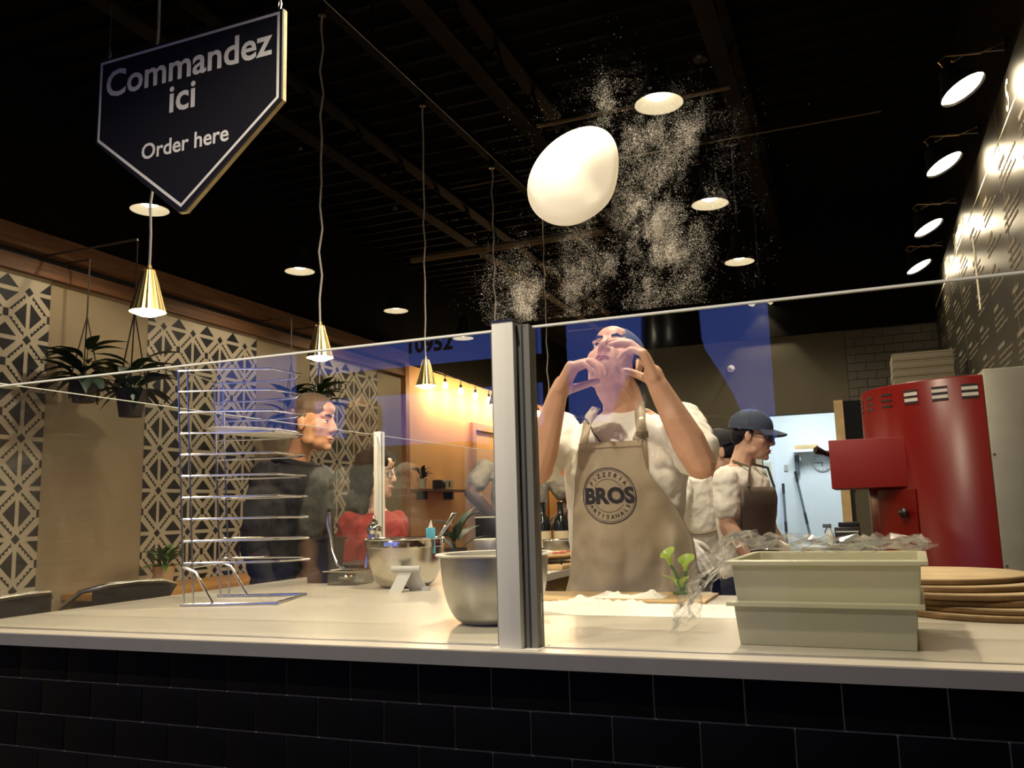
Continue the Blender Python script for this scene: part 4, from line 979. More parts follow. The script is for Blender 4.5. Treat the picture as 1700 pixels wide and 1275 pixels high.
def metal_chair(c, rot, label, cs_=1.0, group='black tub chairs on the dining side'):
    t = thing('metal_chair', label, 'chair', c, group); R = rotz(rot); c = Vector(c)
    def q(*p): return R @ (Vector(p) * cs_) + c
    MB().add([q(*p) for p in ((-.2, -.2, .44), (.2, -.2, .44), (.22, .2, .45), (-.22, .2, .45), (-.2, -.2, .465), (.2, -.2, .465), (.22, .2, .475), (-.22, .2, .475))], [(3, 2, 1, 0), (4, 5, 6, 7), (0, 1, 5, 4), (1, 2, 6, 5), (2, 3, 7, 6), (3, 0, 4, 7)]).build('seat', 'black_plastic', t, smooth=False)
    for sx, sy in ((-1, -1), (1, -1), (1, 1), (-1, 1)): MB().tube([q(sx * .18, sy * .18, .45), q(sx * .23, sy * .23, 0)], [.014, .010], 8).build('leg', 'black_plastic', t)
    MB().tube([q(-.22, .16, .46), q(-.25, .12, .66), q(-.24, -.02, .74), q(-.21, -.17, .82), q(-.12, -.235, .845), q(0, -.245, .85), q(.12, -.235, .845), q(.21, -.17, .82), q(.24, -.02, .74), q(.25, .12, .66), q(.22, .16, .46)], .013, 10).build('back_rail', 'steel_dull', t)
    vs = [q(.17 * math.sin(a) * 1.1, -.18 - .05 * math.cos(a), z) for z in (.55, .84) for a in [(-1.2 + 2.4 * i / 12) for i in range(13)]]
    vs2 = [q(.17 * math.sin(a) * 1.1, -.188 - .05 * math.cos(a), z) for z in (.55, .84) for a in [(-1.2 + 2.4 * i / 12) for i in range(13)]]
    fs = [(i, i + 1, 14 + i, 13 + i) for i in range(12)]; MB().add(vs, fs).add(vs2, fs).build('backrest', 'black_plastic', t)
    for sx in (-.1, .1): MB().tube([q(sx, -.19, .46), q(sx, -.225, .58)], .008, 6).build('back_strut', 'black_plastic', t)
metal_chair((-3.62, 3.42, 0), PI / 2 - .35, 'black metal chair with curved back rail nearest the left counter end', 1.12)
metal_chair((-3.62, 2.66, 0), PI / 2 + .15, 'black metal chair cut by the left picture edge', 1.12)
metal_chair((-3.15, 6.4, 0), 2.3, 'black metal chair with bright curved rail behind the shiny bowl')
metal_chair((-2.95, 8.3, 0), PI / 2 + PI, 'black metal chair at the far dining table')
dt2 = thing('dining_table', 'dark wooden dining table before the orange wall', 'table', (-3.7, 7.9, 0))
MB().box((-4.2, 7.75, .73), (-3.3, 9.2, .77), bev=.004).build('top', 'wood_trim', dt2)
for xx in (-4.1, -3.42):
    for yy in (7.85, 9.06): box('leg', (xx, yy, 0), (xx + .05, yy + .05, .73), 'black_paint', dt2)
# framed mirror, shelf, plant and radio on the orange wall
fm = thing('framed_mirror', 'large wood-framed pale panel on the orange wall', 'frame', (XL, 10.6, 1.25))
for (y0, y1, z0, z1) in ((9.78, 11.6, 2.28, 2.37), (9.78, 11.6, 1.25, 1.34), (9.78, 9.88, 1.34, 2.28), (11.5, 11.6, 1.34, 2.28)): box('frame_rail', (XL, y0, z0), (XL + .04, y1, z1), 'wood_trim', fm)
box('panel', (XL, 9.88, 1.34), (XL + .01, 11.5, 2.28), 'wall_orange', fm)
for (y0, y1) in ((12.35, 12.45), (13.3, 13.42)): tag(box('wood_post', (XL, y0, 0), (XL + .08, y1, 2.3), 'wood_trim'), 'wooden post on the orange wall, %s of the two behind the chef' % ('left' if y0 < 13 else 'right'), 'post')
sf = thing('small_shelf', 'dark little shelf on the orange wall carrying a plant', 'shelf', (-4.4, 8.6, 1.5)); box('board', (XL, 8.12, 1.485), (XL + .2, 9.25, 1.51), 'wood_beam', sf); 
for yy in (8.35, 9.0): box('bracket', (XL, yy, 1.40), (XL + .12, yy + .03, 1.484), 'black_paint', sf)
rd = thing('black_radio', 'small black box with pale printed front on the little shelf', 'box', (-4.4, 8.9, 1.511)); MB().box((-4.45, 8.62, 1.511), (-4.35, 8.78, 1.62), bev=.02).build('body', 'black_plastic', rd); box('front', (-4.45, 8.79, 1.511), (-4.36, 8.98, 1.62), 'pot_cream', rd); box('print', (-4.359, 8.86, 1.54), (-4.358, 8.90, 1.60), 'ink', rd)
for k, (yy, zz_) in enumerate(((8.60, .98), (9.0, .98), (9.3, .985))): 
    t = thing('wall_outlet', 'small dark framed outlet low on the orange wall, %s of three' % ['left', 'middle', 'right'][k], 'outlet', (XL, yy, zz_)); box('plate', (XL, yy, zz_), (XL + .012, yy + .10, zz_ + .12), 'wood_beam', t); box('socket', (XL + .012, yy + .03, zz_ + .03), (XL + .015, yy + .07, zz_ + .09), 'black_plastic', t)

def potted(name, label, c, pot_r, pot_h, pot_mat, leaf_mat, nleaf, L_, w, up=.5, hang=None, stems=False, group=None):
    t = thing(name, label, 'plant', c, group); c = Vector(c)
    MB().lathe([(0, 0), (pot_r * .72, 0), (pot_r, pot_h), (pot_r * 1.06, pot_h), (pot_r * 1.06, pot_h - .015), (pot_r * .98, pot_h - .018)][:4] + [(pot_r * .95, pot_h), (pot_r * .9, pot_h - .012), (0, pot_h - .012)], c, 28).build('pot', pot_mat, t)
    MB().lathe([(0, pot_h - .011), (pot_r * .9, pot_h - .011)], c, 20).build('soil', 'soil', t)
    me_ = leafmesh(name + '_leaf', L_, w, .45, .3); rng = random.Random(hash(label) % 1000 if False else len(label) * 7 + nleaf)
    for k in range(nleaf):
        a = rng.uniform(0, 2 * PI); el = rng.uniform(-.35 if hang else .12, 1.2) * up * 2; r = pot_r * rng.uniform(.1, .8); b = c + Vector((r * math.cos(a), r * math.sin(a), pot_h - .01 + (rng.uniform(0, L_ * .9) if el > .2 else .012)))
        put_leaf(me_, leaf_mat, t, b, (math.cos(a), math.sin(a), el), s=rng.uniform(.7, 1.15))
        if k % 3 == 0 and b.z > c.z + pot_h: MB().tube([c + Vector((0, 0, pot_h - .012)), b], .003, 5).build('stem', leaf_mat, t)
    if hang:
        top = Vector((c.x, c.y, hang)); knot = Vector((c.x, c.y, c.z + pot_h + (hang - c.z - pot_h) * .52))
        for k in range(3):
            a = k * 2 * PI / 3 + .4; MB().tube([c + Vector((pot_r * math.cos(a), pot_r * math.sin(a), pot_h)), knot], .0045, 5).build('hanger_cord', 'chain', t)
        MB().tube([knot, top], .005, 5).build('hanger_rope', 'chain', t)
        MB().tube([top, top + Vector((0, 0, .01)), (XL + .03, c.y, hang + .012), (XL + .02, c.y, hang - .06)], .006, 6).build('wall_bracket', 'chain', t)
    return t
for (px, py, lb) in ((138, 668, 'dark leafy plant in a hanging pot, left of the first brass pendant'), (217, 692, 'lower dark hanging plant beside the patterned panel edge'), ):
    p = at(px, py, X=(-4.27 if px < 150 else -3.72)); potted('hanging_plant', lb, (p.x, p.y, p.z), .085, .15, 'pot_dark', 'leaf_dark', 46, .20, .045, .42, hang=2.835, group='hanging plants on the tan wall')
p = at(482, 720, X=-4.15); potted('hanging_plant', 'dark hanging plant behind the man in the black jacket', (p.x, p.y, p.z), .085, .15, 'pot_dark', 'leaf_dark', 46, .20, .045, .42, hang=2.835, group='hanging plants on the tan wall')
p = at(530, 700, X=-4.15); potted('hanging_plant', 'dark hanging plant peeking out beside the man\'s forehead', (p.x, p.y, p.z), .085, .15, 'pot_dark', 'leaf_dark', 40, .20, .045, .42, hang=2.835, group='hanging plants on the tan wall')
potted('table_plant', 'small fern in a wooden pot on the ledge table', (-4.2, 4.37, .831), .072, .13, 'pot_wood', 'leaf_green', 44, .12, .022, .6)
potted('shelf_plant', 'small leafy plant in a cream pot on the little shelf', (-4.4, 8.29, 1.511), .055, .11, 'pot_cream', 'leaf_dark', 20, .11, .03, .9)
for k, (px, py, D_) in enumerate(((684, 892, 3.9), (668, 892, 3.9))):
    p = at(px, 905, D=D_)
potted('pointed_plant', 'dark pointed-leaf plant behind the shiny bowl', (-1.62, 3.35, HC), .05, .08, 'pot_dark', 'leaf_dark', 10, .12, .03, 1.4)

# ---- string lights on the dining room side
def string_lights(p0, p1, nb_, sag, label, strong):
    t = thing('string_lights', label, 'string lights', p0, 'strings of warm bulbs'); p0, p1 = Vector(p0), Vector(p1)
    for e_, up_ in ((p0, strong), (p1, strong)): MB().tube([e_, (XL + .001, e_.y, e_.z) if e_.x < -4.3 else (e_.x, e_.y, ZC + .06)], .004, 5).build('anchor_wire', 'black_plastic', t)
    def pos(u): return p0.lerp(p1, u) + Vector((0, 0, -sag * 4 * u * (1 - u)))
    MB().tube([pos(i / 30) for i in range(31)], .009, 6).build('cable', 'black_plastic', t)
    for k in range(nb_):
        q = pos((k + .5) / nb_)
        bl = MB().lathe([(0, -.115), (.02, -.105), (.032, -.075), (.026, -.045), (.014, -.03), (0, -.03)], q - Vector((0, 0, .06)), 14).build('bulb', 'bulb_string', t)
        MB().tube([q, q - Vector((0, 0, .06))], .005, 5).build('drop_cord', 'black_plastic', t); MB().lathe([(0, -.04), (.017, -.04), (.015, 0), (0, 0)], q - Vector((0, 0, .055)), 12).build('socket', 'bulb_socket', t)
        light('POINT', q - Vector((0, 0, .20)), STRING_W * strong, (1, .68, .34), t, radius=.03)
string_lights((-4.31, 8.5, 2.83), (-4.31, 11.0, 2.80), 6, .02, 'string of warm bulbs along the top of the orange wall', 1.0)
string_lights((-4.2, 11.0, 2.8), (-3.2, 13.0, 2.75), 5, .2, 'string of warm bulbs behind the chef\'s raised right arm', 1.0)
string_lights((-4.35, 11.2, 2.78), (-4.35, 14.0, 2.72), 5, .15, 'far string of warm bulbs at the rear of the orange wall', .8)

# ================================================================== PEOPLE
def _sph(c, r, n=12, m=8):
    rx, ry, rz = r if isinstance(r, (tuple, list)) else (r, r, r); out = []
    for i in range(m + 1):
        ph = -PI / 2 + PI * i / m
        for k in range(n if 0 < i < m else 1): out.append(Vector((rx * math.cos(ph) * math.cos(2 * PI * k / n), ry * math.cos(ph) * math.sin(2 * PI * k / n), rz * math.sin(ph))))
    return out
class Vol:
    """pieces of a body that are fused into one skin"""
    def __init__(s): s.p = []
    def ball(s, c, r, F=None):
        q = _sph(c, r); s.p.append([(F @ v if F is not None else v) + Vector(c) for v in q]); return s
    def cone(s, a, ra, b, rb):
        a, b = Vector(a), Vector(b); s.p.append([v + a for v in _sph(a, ra, 10, 6)] + [v + b for v in _sph(b, rb, 10, 6)]); return s
    def chain(s, pts, rs):
        for i in range(len(pts) - 1): s.cone(pts[i], rs[i], pts[i + 1], rs[i + 1])
        return s
    def loft(s, rings, n=20):
        R = [[Vector(c) + Vector(u) * math.cos(2 * PI * k / n) + Vector(w) * math.sin(2 * PI * k / n) for k in range(n)] for c, u, w in rings]
        for a, b in zip(R, R[1:]): s.p.append(a + b)
        return s
    def skin(s, name, material, parent, voxel=.006, smooth=6, disp=None, fac=.5):
        bm = bmesh.new()
        for pts in s.p:
            vs = [bm.verts.new(p) for p in pts]; r = bmesh.ops.convex_hull(bm, input=vs)
            dead = [g for g in r['geom_interior'] if isinstance(g, bmesh.types.BMVert)]
            bmesh.ops.delete(bm, geom=dead, context='VERTS')
        bmesh.ops.recalc_face_normals(bm, faces=bm.faces)
        me = bpy.data.meshes.new(name); bm.to_mesh(me); bm.free()
        o = bpy.data.objects.new(name, me); COL.objects.link(o)
        m = o.modifiers.new('r', 'REMESH'); m.mode = 'VOXEL'; m.voxel_size = voxel
        if smooth: sm = o.modifiers.new('s', 'SMOOTH'); sm.factor = fac; sm.iterations = smooth
        if disp:
            tx = bpy.data.textures.new(name, 'CLOUDS'); tx.noise_scale = disp[1]; tx.noise_depth = 3
            dm = o.modifiers.new('d', 'DISPLACE'); dm.texture = tx; dm.strength = disp[0]; dm.mid_level = .5; dm.texture_coords = 'GLOBAL'
        bpy.context.view_layer.update()
        new = bpy.data.meshes.new_from_object(o.evaluated_get(bpy.context.evaluated_depsgraph_get()))
        bpy.data.objects.remove(o); bpy.data.meshes.remove(me)
        org = origin(parent); new.transform(Matrix.Translation(-org)); new.name = name
        new.materials.clear(); new.polygons.foreach_set('use_smooth', [True] * len(new.polygons))
        ob = bpy.data.objects.new(name, new); put(ob, material, parent); return ob
def frame(fwd, up=(0, 0, 1)):
    """columns: person's left-right (x), forward (y), up (z)"""
    y = Vector(fwd).normalized(); x = y.cross(Vector(up)).normalized(); z = x.cross(y); return Matrix((x, y, z)).transposed()

def head_vols(V, c, F, s=1.0, ears=True):
    def b(p, r): V.ball(Vector(c) + F @ (Vector(p) * s), tuple(q * s for q in (r if isinstance(r, tuple) else (r, r, r))), F)
    def cn(p, r, q, r2): V.cone(Vector(c) + F @ (Vector(p) * s), r * s, Vector(c) + F @ (Vector(q) * s), r2 * s)
    b((0, -.012, .035), (.076, .096, .083)); b((0, .022, -.02), (.064, .072, .085)); b((0, .045, -.075), (.047, .045, .036))
    for sx in (-1, 1):
        b((sx * .040, .048, -.018), (.026, .030, .026)); b((sx * .047, .015, -.068), (.016, .03, .024)); cn((sx * .016, .083, .029), .009, (sx * .045, .070, .030), .010)
        cn((0, .098, -.026), .007, (sx * .012, .095, -.029), .0075)
        b((sx * .030, .072, .006), (.014, .012, .009))
        if ears: b((sx * .075, -.008, -.008), (.007, .019, .031)); b((sx * .080, -.016, .0), (.006, .012, .022))
    cn((0, .086, .022), .0085, (0, .108, -.022), .0105); b((0, .106, -.024), (.012, .011, .010))
    b((0, .086, -.057), (.022, .011, .0065)); b((0, .084, -.068), (.019, .011, .008)); b((0, .078, -.096), (.022, .018, .016)); b((0, .055, .06), (.05, .04, .035))
def face_parts(c, F, s, parent, lips='lips', brow='brow', closed=False):
    c = Vector(c)
    for sx in (-1, 1):
        e = c + F @ (Vector((sx * .030, .0745, .0055)) * s)
        ew = MB().ball(e, (.0125 * s, .0095 * s, .0068 * s), 14, 8, F).build('eye', 'eye_white', parent); MB().ball(e + F @ (Vector((0, .0062, .0005)) * s), (.0056 * s, .0045 * s, .0056 * s), 12, 8, F).build('iris', 'iris', ew)
        MB().tube([c + F @ (Vector(p) * s) for p in ((sx * .014, .0925, .029), (sx * .030, .0905, .035), (sx * .048, .076, .031))], [.0035 * s, .0045 * s, .002 * s], 7).build('eyebrow', brow, parent)
        MB().tube([c + F @ (Vector(p) * s) for p in ((sx * .017, .0805, .0085), (sx * .030, .0845, .0125), (sx * .043, .0775, .0085))], [.0016 * s, .0022 * s, .0014 * s], 6).build('eyelid', brow, parent)
    MB().tube([c + F @ (Vector(p) * s) for p in ((-.022, .0865, -.0605), (-.009, .0962, -.0585), (0, .0962, -.0598), (.009, .0962, -.0585), (.022, .0865, -.0605))], [.0012 * s, .0042 * s, .004 * s, .0042 * s, .0012 * s], 8).build('upper_lip', lips, parent)
    MB().tube([c + F @ (Vector(p) * s) for p in ((-.019, .0865, -.0645), (0, .0950, -.0695), (.019, .0865, -.0645))], [.0012 * s, .0052 * s, .0012 * s], 8).build('lower_lip', lips, parent)
def hand_vols(V, wrist, fdir, normal, thumb_side, curl=(.5, .6, .65, .7), spread=.03, s=1.0, thumb=(.5, .5)):
    """palm and five fingers: fdir where the fingers point, normal out of the palm, thumb_side +-1 along fdir x normal"""
    y = Vector(fdir).normalized(); n = Vector(normal); n = (n - n.dot(y) * y).normalized(); x = y.cross(n) * thumb_side; w = Vector(wrist)
    def P(a, b, c): return w + (x * a + y * b + n * c) * s
    V.cone(w, .026 * s, P(0, .03, 0), .027 * s)
    for a in (-.030, -.010, .012, .032): V.cone(P(a * .62, .018, 0), .016 * s, P(a, .086, -.002), .0125 * s)
    lens = [(.046, .028, .022), (.050, .032, .023), (.046, .029, .022), (.036, .022, .019)]; base = (.033, .011, -.011, -.031)
    for f in range(4):
        p = P(base[f], .088 - (.006 if f in (0, 3) else 0), -.002); ang = 0; r = (.0110, .0112, .0106, .0092)[f] * s; d0 = y + x * (spread * (1.5 - f) * 1.0)
        for k, L_ in enumerate(lens[f]):
            ang += curl[f] * (1.0, 1.1, .7)[k]; d = (d0.normalized() * math.cos(ang) + n * math.sin(ang)).normalized(); q = p + d * L_ * s
            V.cone(p, r, q, r * .88); p, r = q, r * .88
    t0, t1 = thumb; p = P(.026, .020, .008); V.cone(P(.012, .018, .004), .017 * s, p, .016 * s)
    d = (x * .75 + y * .62 + n * t0).normalized(); q = p + d * .042 * s; V.cone(p, .0145 * s, q, .0115 * s)
    d = (x * .28 + y * .9 + n * (t0 + t1 * .6)).normalized(); q2 = q + d * .030 * s; V.cone(q, .0115 * s, q2, .0105 * s)
    d = (x * .05 + y * .95 + n * (t0 + t1)).normalized(); V.cone(q2, .0105 * s, q2 + d * .024 * s, .0085 * s)
def torso_rings(hip, chest_top, F, s=1.0, grow=0.0, fem=False, tuck=0):
    """elliptical sections from the hips to the base of the neck; hip/chest_top are room points, F columns side/front/up"""
    hip, top = Vector(hip), Vector(chest_top); side, fr = F.col[0], F.col[1]
    prof = [(-.10, .165, .115), (.0, .172, .118), (.22, .150, .105), (.45, .162, .112), (.68, .178, .122), (.86, .172, .108), (.96, .135, .085), (1.03, .075, .065)]
    if fem: prof = [(a, b * (.93 if a > .3 else 1.0), c * (1.02)) for a, b, c in prof]
    return [(hip + (top - hip) * a + fr * (.012 if .5 < a < .9 else 0), side * (b * s + grow), fr * (c * s + grow)) for a, b, c in prof]
def leg_vols(V, hip, knee, ankle, fwd, grow=0, s=1.0, foot=True):
    V.cone(hip, .088 * s + grow, knee, .058 * s + grow); V.cone(knee, .057 * s + grow, Vector(knee).lerp(Vector(ankle), .35), .055 * s + grow); V.cone(Vector(knee).lerp(Vector(ankle), .35), .055 * s + grow, ankle, (.036 + (.014 if grow else 0)) * s + grow)
    if foot: V.cone(ankle, .036 * s, Vector(ankle) + Vector((0, 0, -.05)) + Vector(fwd) * .02, .035 * s); V.cone(Vector(ankle) + Vector((0, 0, -.05)), .034 * s, Vector(ankle) + Vector((0, 0, -.058)) + Vector(fwd) * .16, .026 * s)

def person(label, hip, top, F, head, HF, arms, mats, s=1.0, hs=1.0, vox=.007, sleeve=.62, fem=False, shirt_name='t_shirt', disp=(.020, .045), faceful=True, legs=True, neck_r=.056, svox=.009):
    """arms: (shoulder, elbow, wrist, finger direction, palm normal, thumb side, curls)"""
    base = Vector((hip[0], hip[1], 0)); t = thing('person', label, 'person', base); head = Vector(head); top = Vector(top); hip = Vector(hip)
    V = Vol(); V.loft(torso_rings(hip, top, F, s * .95, 0, fem)); head_vols(V, head, HF, hs)
    V.chain([top + Vector((0, 0, -.03)), top + (head - top) * .35, head + HF @ (Vector((0, -.022, -.055)) * hs)], [neck_r * 1.1 * s, neck_r * s, neck_r * .98 * s])
    for sh_, el, wr, fd, pn, ts, cu in arms:
        sh_, el, wr = Vector(sh_), Vector(el), Vector(wr)
        V.ball(sh_, .058 * s); V.chain([sh_, sh_.lerp(el, .45), el], [.055 * s, .051 * s, .041 * s]); V.chain([el, el.lerp(wr, .28), wr], [.042 * s, .046 * s, .028 * s])
        hand_vols(V, wr, fd, pn, ts, cu, s=s * mats.get('hand', 1.0))
    side, fr = F.col[0], F.col[1]; lg = []
    if legs:
        for k in (-1, 1):
            h_ = hip + side * (k * .085 * s) + Vector((0, 0, -.06)); kn = Vector((h_.x + side.x * k * .01, h_.y, .50)) + fr * .03; an = Vector((kn.x, kn.y, .085)) - fr * .03
            if h_.z < .6: continue
            lg.append((h_, kn, an)); leg_vols(V, h_, kn, an, fr, 0, s)
    body = V.skin('body', mats['skin'], t, vox, 4)
    if faceful: face_parts(head, HF, hs, body, mats.get('lips', 'lips'))
    C = Vol(); C.loft(torso_rings(hip, top + (top - hip) * -.0, F, s, .012, fem)[:-1] + [(top + (top - hip) * .012, side * .082 * s, fr * .072 * s)])
    ln_ = mats.get('sleeve', sleeve)
    for sh_, el, wr, fd, pn, ts, cu in arms:
        sh_, el, wr = Vector(sh_), Vector(el), Vector(wr); C.ball(sh_, .064 * s)
        if ln_ <= 1: C.cone(sh_, .064 * s, sh_.lerp(el, ln_), .068 * s)
        else: C.chain([sh_, el, el.lerp(wr, ln_ - 1)], [.068 * s, .056 * s, .042 * s])
    C.skin(shirt_name, mats['shirt'], t, svox, 5, disp)
    if lg:
        T = Vol(); T.loft(torso_rings(hip + Vector((0, 0, -.02)), top, F, s, .006, fem)[:2])
        for h_, kn, an in lg: leg_vols(T, h_, kn, an, fr, .014, s, foot=False)
        T.skin('trousers', mats['pants'], t, .012, 4, (.015, .06))
        for h_, kn, an in lg:
            B = Vol(); B.cone(an + Vector((0, 0, -.035)), .045 * s, an + fr * .15 + Vector((0, 0, -.05)), .036 * s); B.skin('shoe', 'shoe', t, .009, 3)
    return t, body
def cap(parent, c, F, s, material, back=False, tilt=0.0):
    """baseball cap; back=True wears the brim behind"""
    F = F @ Matrix.Rotation(tilt, 3, 'X'); c = Vector(c); G = F @ Matrix.Rotation(PI, 3, 'Z') if back else F
    def fn(u, v):
        a = u * 2 * PI; ph = v * PI / 2
        return c + F @ (Vector((.086 * math.cos(a) * math.cos(ph), -.012 + .106 * math.sin(a) * math.cos(ph), .040 + .090 * math.sin(ph) ** .9)) * s)
    cr = MB().grid(fn, 36, 10); cr.grid(lambda u, v: fn(u, v * .04) + F @ (Vector((0, 0, -.014 * (1 - v))) * s), 36, 2)
    o = cr.build('cap', material, parent, angle=180)
    def br(u, v):
        a = (u - .5) * 2.1; r = .098 + .072 * v * math.cos(a * .72)
        return c + G @ (Vector((math.sin(a) * (.088 + .010 * v), -.010 + math.cos(a) * r, .044 - .016 * v - .012 * abs(math.sin(a)) * (1 + v))) * s)
    mb = MB(); mb.grid(br, 16, 6); mb.grid(lambda u, v: br(u, v) + G @ (Vector((0, 0, -.003)) * s), 16, 6); mb.build('brim', material, o, angle=180)
    MB().ball(c + F @ (Vector((0, -.012, .131)) * s), .008 * s, 10, 6).build('button', material, o)
    for k in range(6):
        a = k * PI / 3; MB().tube([fn(a / (2 * PI), v / 6) + F @ Vector((0, 0, .0008)) for v in range(0, 7)], .0012, 5).build('seam', material, o)
    return o
def hair(parent, c, F, s, material, vols, name='hair', vox=.006, disp=(.006, .02)):
    V = Vol()
    for p, r in vols: V.ball(Vector(c) + F @ (Vector(p) * s), tuple(q * s for q in r), F)
    return V.skin(name, material, parent, vox, 3, disp)

# ---------------- the chef
FB = frame((0.05, -1, 0)); hipC = Vector((-.675, 2.53, .96)); topC = Vector((-.640, 2.525, 1.525))
shR, shL = at(932, 715, Y=2.52), at(1133, 703, Y=2.50)
elR, elL = at(892, 782, Y=2.30), at(1163, 770, Y=2.28)
wrR, wrL = at(926, 655, Y=2.22), at(1092, 640, Y=2.20)
hdC = at(1020, 606, Y=2.475); HFc = frame((-.06, -.78, .60))
chef, cbody = person('chef in white T-shirt and taupe apron looking up with both hands raised', hipC, topC, FB, hdC, HFc,
    [(shR, elR, wrR, (.52, .0, .80), (.80, .10, -.52), 1, (.74, .78, .80, .80)), (shL, elL, wrL, (-.34, -.05, .90), (-.90, -.10, -.30), -1, (.44, .44, .5, .75))],
    dict(skin='skin', shirt='tee_white', pants='dark_trousers', hand=1.03), s=1.0, hs=1.0, vox=.0042, sleeve=.74, disp=(.018, .05), neck_r=.062, svox=.007)
cap(chef, hdC, HFc, 1.0, 'cap_navy', back=True, tilt=.20)
hair(chef, hdC, HFc, 1.0, 'hair_black', [((-.060, -.025, .015), (.018, .05, .035)), ((.060, -.025, .015), (.018, .05, .035)), ((0, -.06, .01), (.07, .05, .06))])
tshirt = [o for o in chef.children if o.name.startswith('t_shirt')][0]
MB().tube([topC + Vector((0, -.004, .0)) + FB @ Vector((.078 * math.cos(a), .075 * math.sin(a), -.012 - .030 * max(0, math.sin(a)))) for a in [2 * PI * k / 28 for k in range(28)]], .008, 8, closed=True).build('neck_rib', 'tee_white', tshirt)
# apron: a cloth laid over the shirt front
dgp = bpy.context.evaluated_depsgraph_get()
def bvh_of(objs):
    vs = []; fs = []
    for o in objs:
        k = len(vs); org = origin(o); vs += [v.co + org for v in o.data.vertices]; fs += [tuple(i + k for i in p.vertices) for p in o.data.polygons]
    return BVHTree.FromPolygons(vs, fs)
bv = bvh_of([tshirt])
def front_y(x, z, df=2.40):
    h = bv.ray_cast(Vector((x, 1.2, z)), Vector((0, 1, 0)))
    return h[0].y if h[0] is not None else None
ZT, ZB = at(1000, 735, Y=2.40).z, .62
def outline(pts):
    q = [at(px, py, Y=2.385) for px, py in pts]; q.append(Vector((q[-1].x, 0, .5))); return [-p.z for p in q], [p.x for p in q]
OUTL = outline([(960, 733), (957, 760), (950, 820), (941, 880), (930, 985)]); OUTR = outline([(1064, 733), (1072, 775), (1086, 800), (1118, 850), (1142, 900), (1158, 985)])
nx, nz = 56, 64; G = np.zeros((nz + 1, nx + 1, 3))
for j in range(nz + 1):
    z = ZT + (ZB - ZT) * j / nz
    xl = float(np.interp(-z, OUTL[0], OUTL[1])); xr = float(np.interp(-z, OUTR[0], OUTR[1])); hw = (xr - xl) / 2; cx_ = (xr + xl) / 2
    for i in range(nx + 1):
        u = i / nx * 2 - 1; x = cx_ + u * hw; y = front_y(x, max(z, 1.0))
        if y is None: y = 2.40 + .35 * max(0, abs(u) - .6) ** 1.2
        if z < 1.0: y = min(y, 2.42)
        G[j, i] = (x, min(y, 2.46 + .06 * abs(u)) - .012, z)
Y = G[:, :, 1]
for _ in range(26):
    Yp = np.pad(Y, 1, mode='edge'); Y = np.minimum(Y, (Yp[:-2, 1:-1] + Yp[2:, 1:-1] + Yp[1:-1, :-2] + Yp[1:-1, 2:]) / 4 + .0005)
for j in range(nz + 1):
    for i in range(nx + 1):
        x, _, z = G[j, i]; low = max(0, min(1, (1.30 - z) / .25))
        Y[j, i] -= .020 * low * math.sin(x * 30 + z * 15 + 1.8 * math.sin(z * 9)) + .016 * low * noise.noise(Vector((x * 9, z * 7, 2))) + .004 * noise.noise(Vector((x * 22, z * 22, 1)))
for j in range(nz + 1):
    for i in range(nx + 1):
        fy_ = front_y(G[j, i, 0], max(G[j, i, 2], .90))
        if fy_ is not None: Y[j, i] = min(Y[j, i], fy_ - .007)
G[:, :, 1] = Y
mb = MB(); mb.add([tuple(G[j, i]) for j in range(nz + 1) for i in range(nx + 1)], [(j * (nx + 1) + i, j * (nx + 1) + i + 1, (j + 1) * (nx + 1) + i + 1, (j + 1) * (nx + 1) + i) for j in range(nz) for i in range(nx)])
ap = mb.build('apron', 'apron_taupe', chef, angle=180, fix=False)
sd = ap.modifiers.new('t', 'SOLIDIFY'); sd.thickness = .003; sd.offset = -1 if ap.data.polygons[0].normal.y < 0 else 1
abv = bvh_of([ap])
def on_apron(x, z, off):
    h = abv.ray_cast(Vector((x, 1.2, z)), Vector((0, 1, 0))); return Vector((x, (h[0].y if h[0] is not None else 2.40) - off, z))
def project(mb, off=.0016): mb.v = [on_apron(v.x, v.z, off) for v in mb.v]; return mb
LC = at(1011, 823, Y=2.385); LR = .0795
def ring2d(r, w, n=96):
    mb = MB(); mb.add([(LC.x + q * math.sin(2 * PI * k / n), 0, LC.z + q * math.cos(2 * PI * k / n)) for q in (r - w, r) for k in range(n)], [(k, (k + 1) % n, n + (k + 1) % n, n + k) for k in range(n)]); return mb
for r, w in ((LR, .0026), (LR * .925, .0012)): project(ring2d(r, w)).build('logo_ring', 'ink', ap, smooth=False, fix=False)
mb = MB(); n = 80
for k in range(n):
    a0, a1 = 2 * PI * k / n, 2 * PI * (k + 1) / n
    if abs(math.cos(a0)) < .50: continue
    mb.add([(LC.x + q * math.sin(a), 0, LC.z + q * math.cos(a)) for q, a in ((LR * .58, a0), (LR * .58, a1), (LR * .595, a1), (LR * .595, a0))], [(0, 1, 2, 3)])
project(mb).build('logo_inner_ring', 'ink', ap, smooth=False, fix=False)
vs, fs = text_polys('BROS', .0600, .0028, 'CENTER', 0, 1.0)
project(MB().add([(LC.x + v.x * 1.0, 0, LC.z - .020 + v.y) for v in vs], fs)).build('logo_name', 'ink', ap, smooth=False, fix=False)
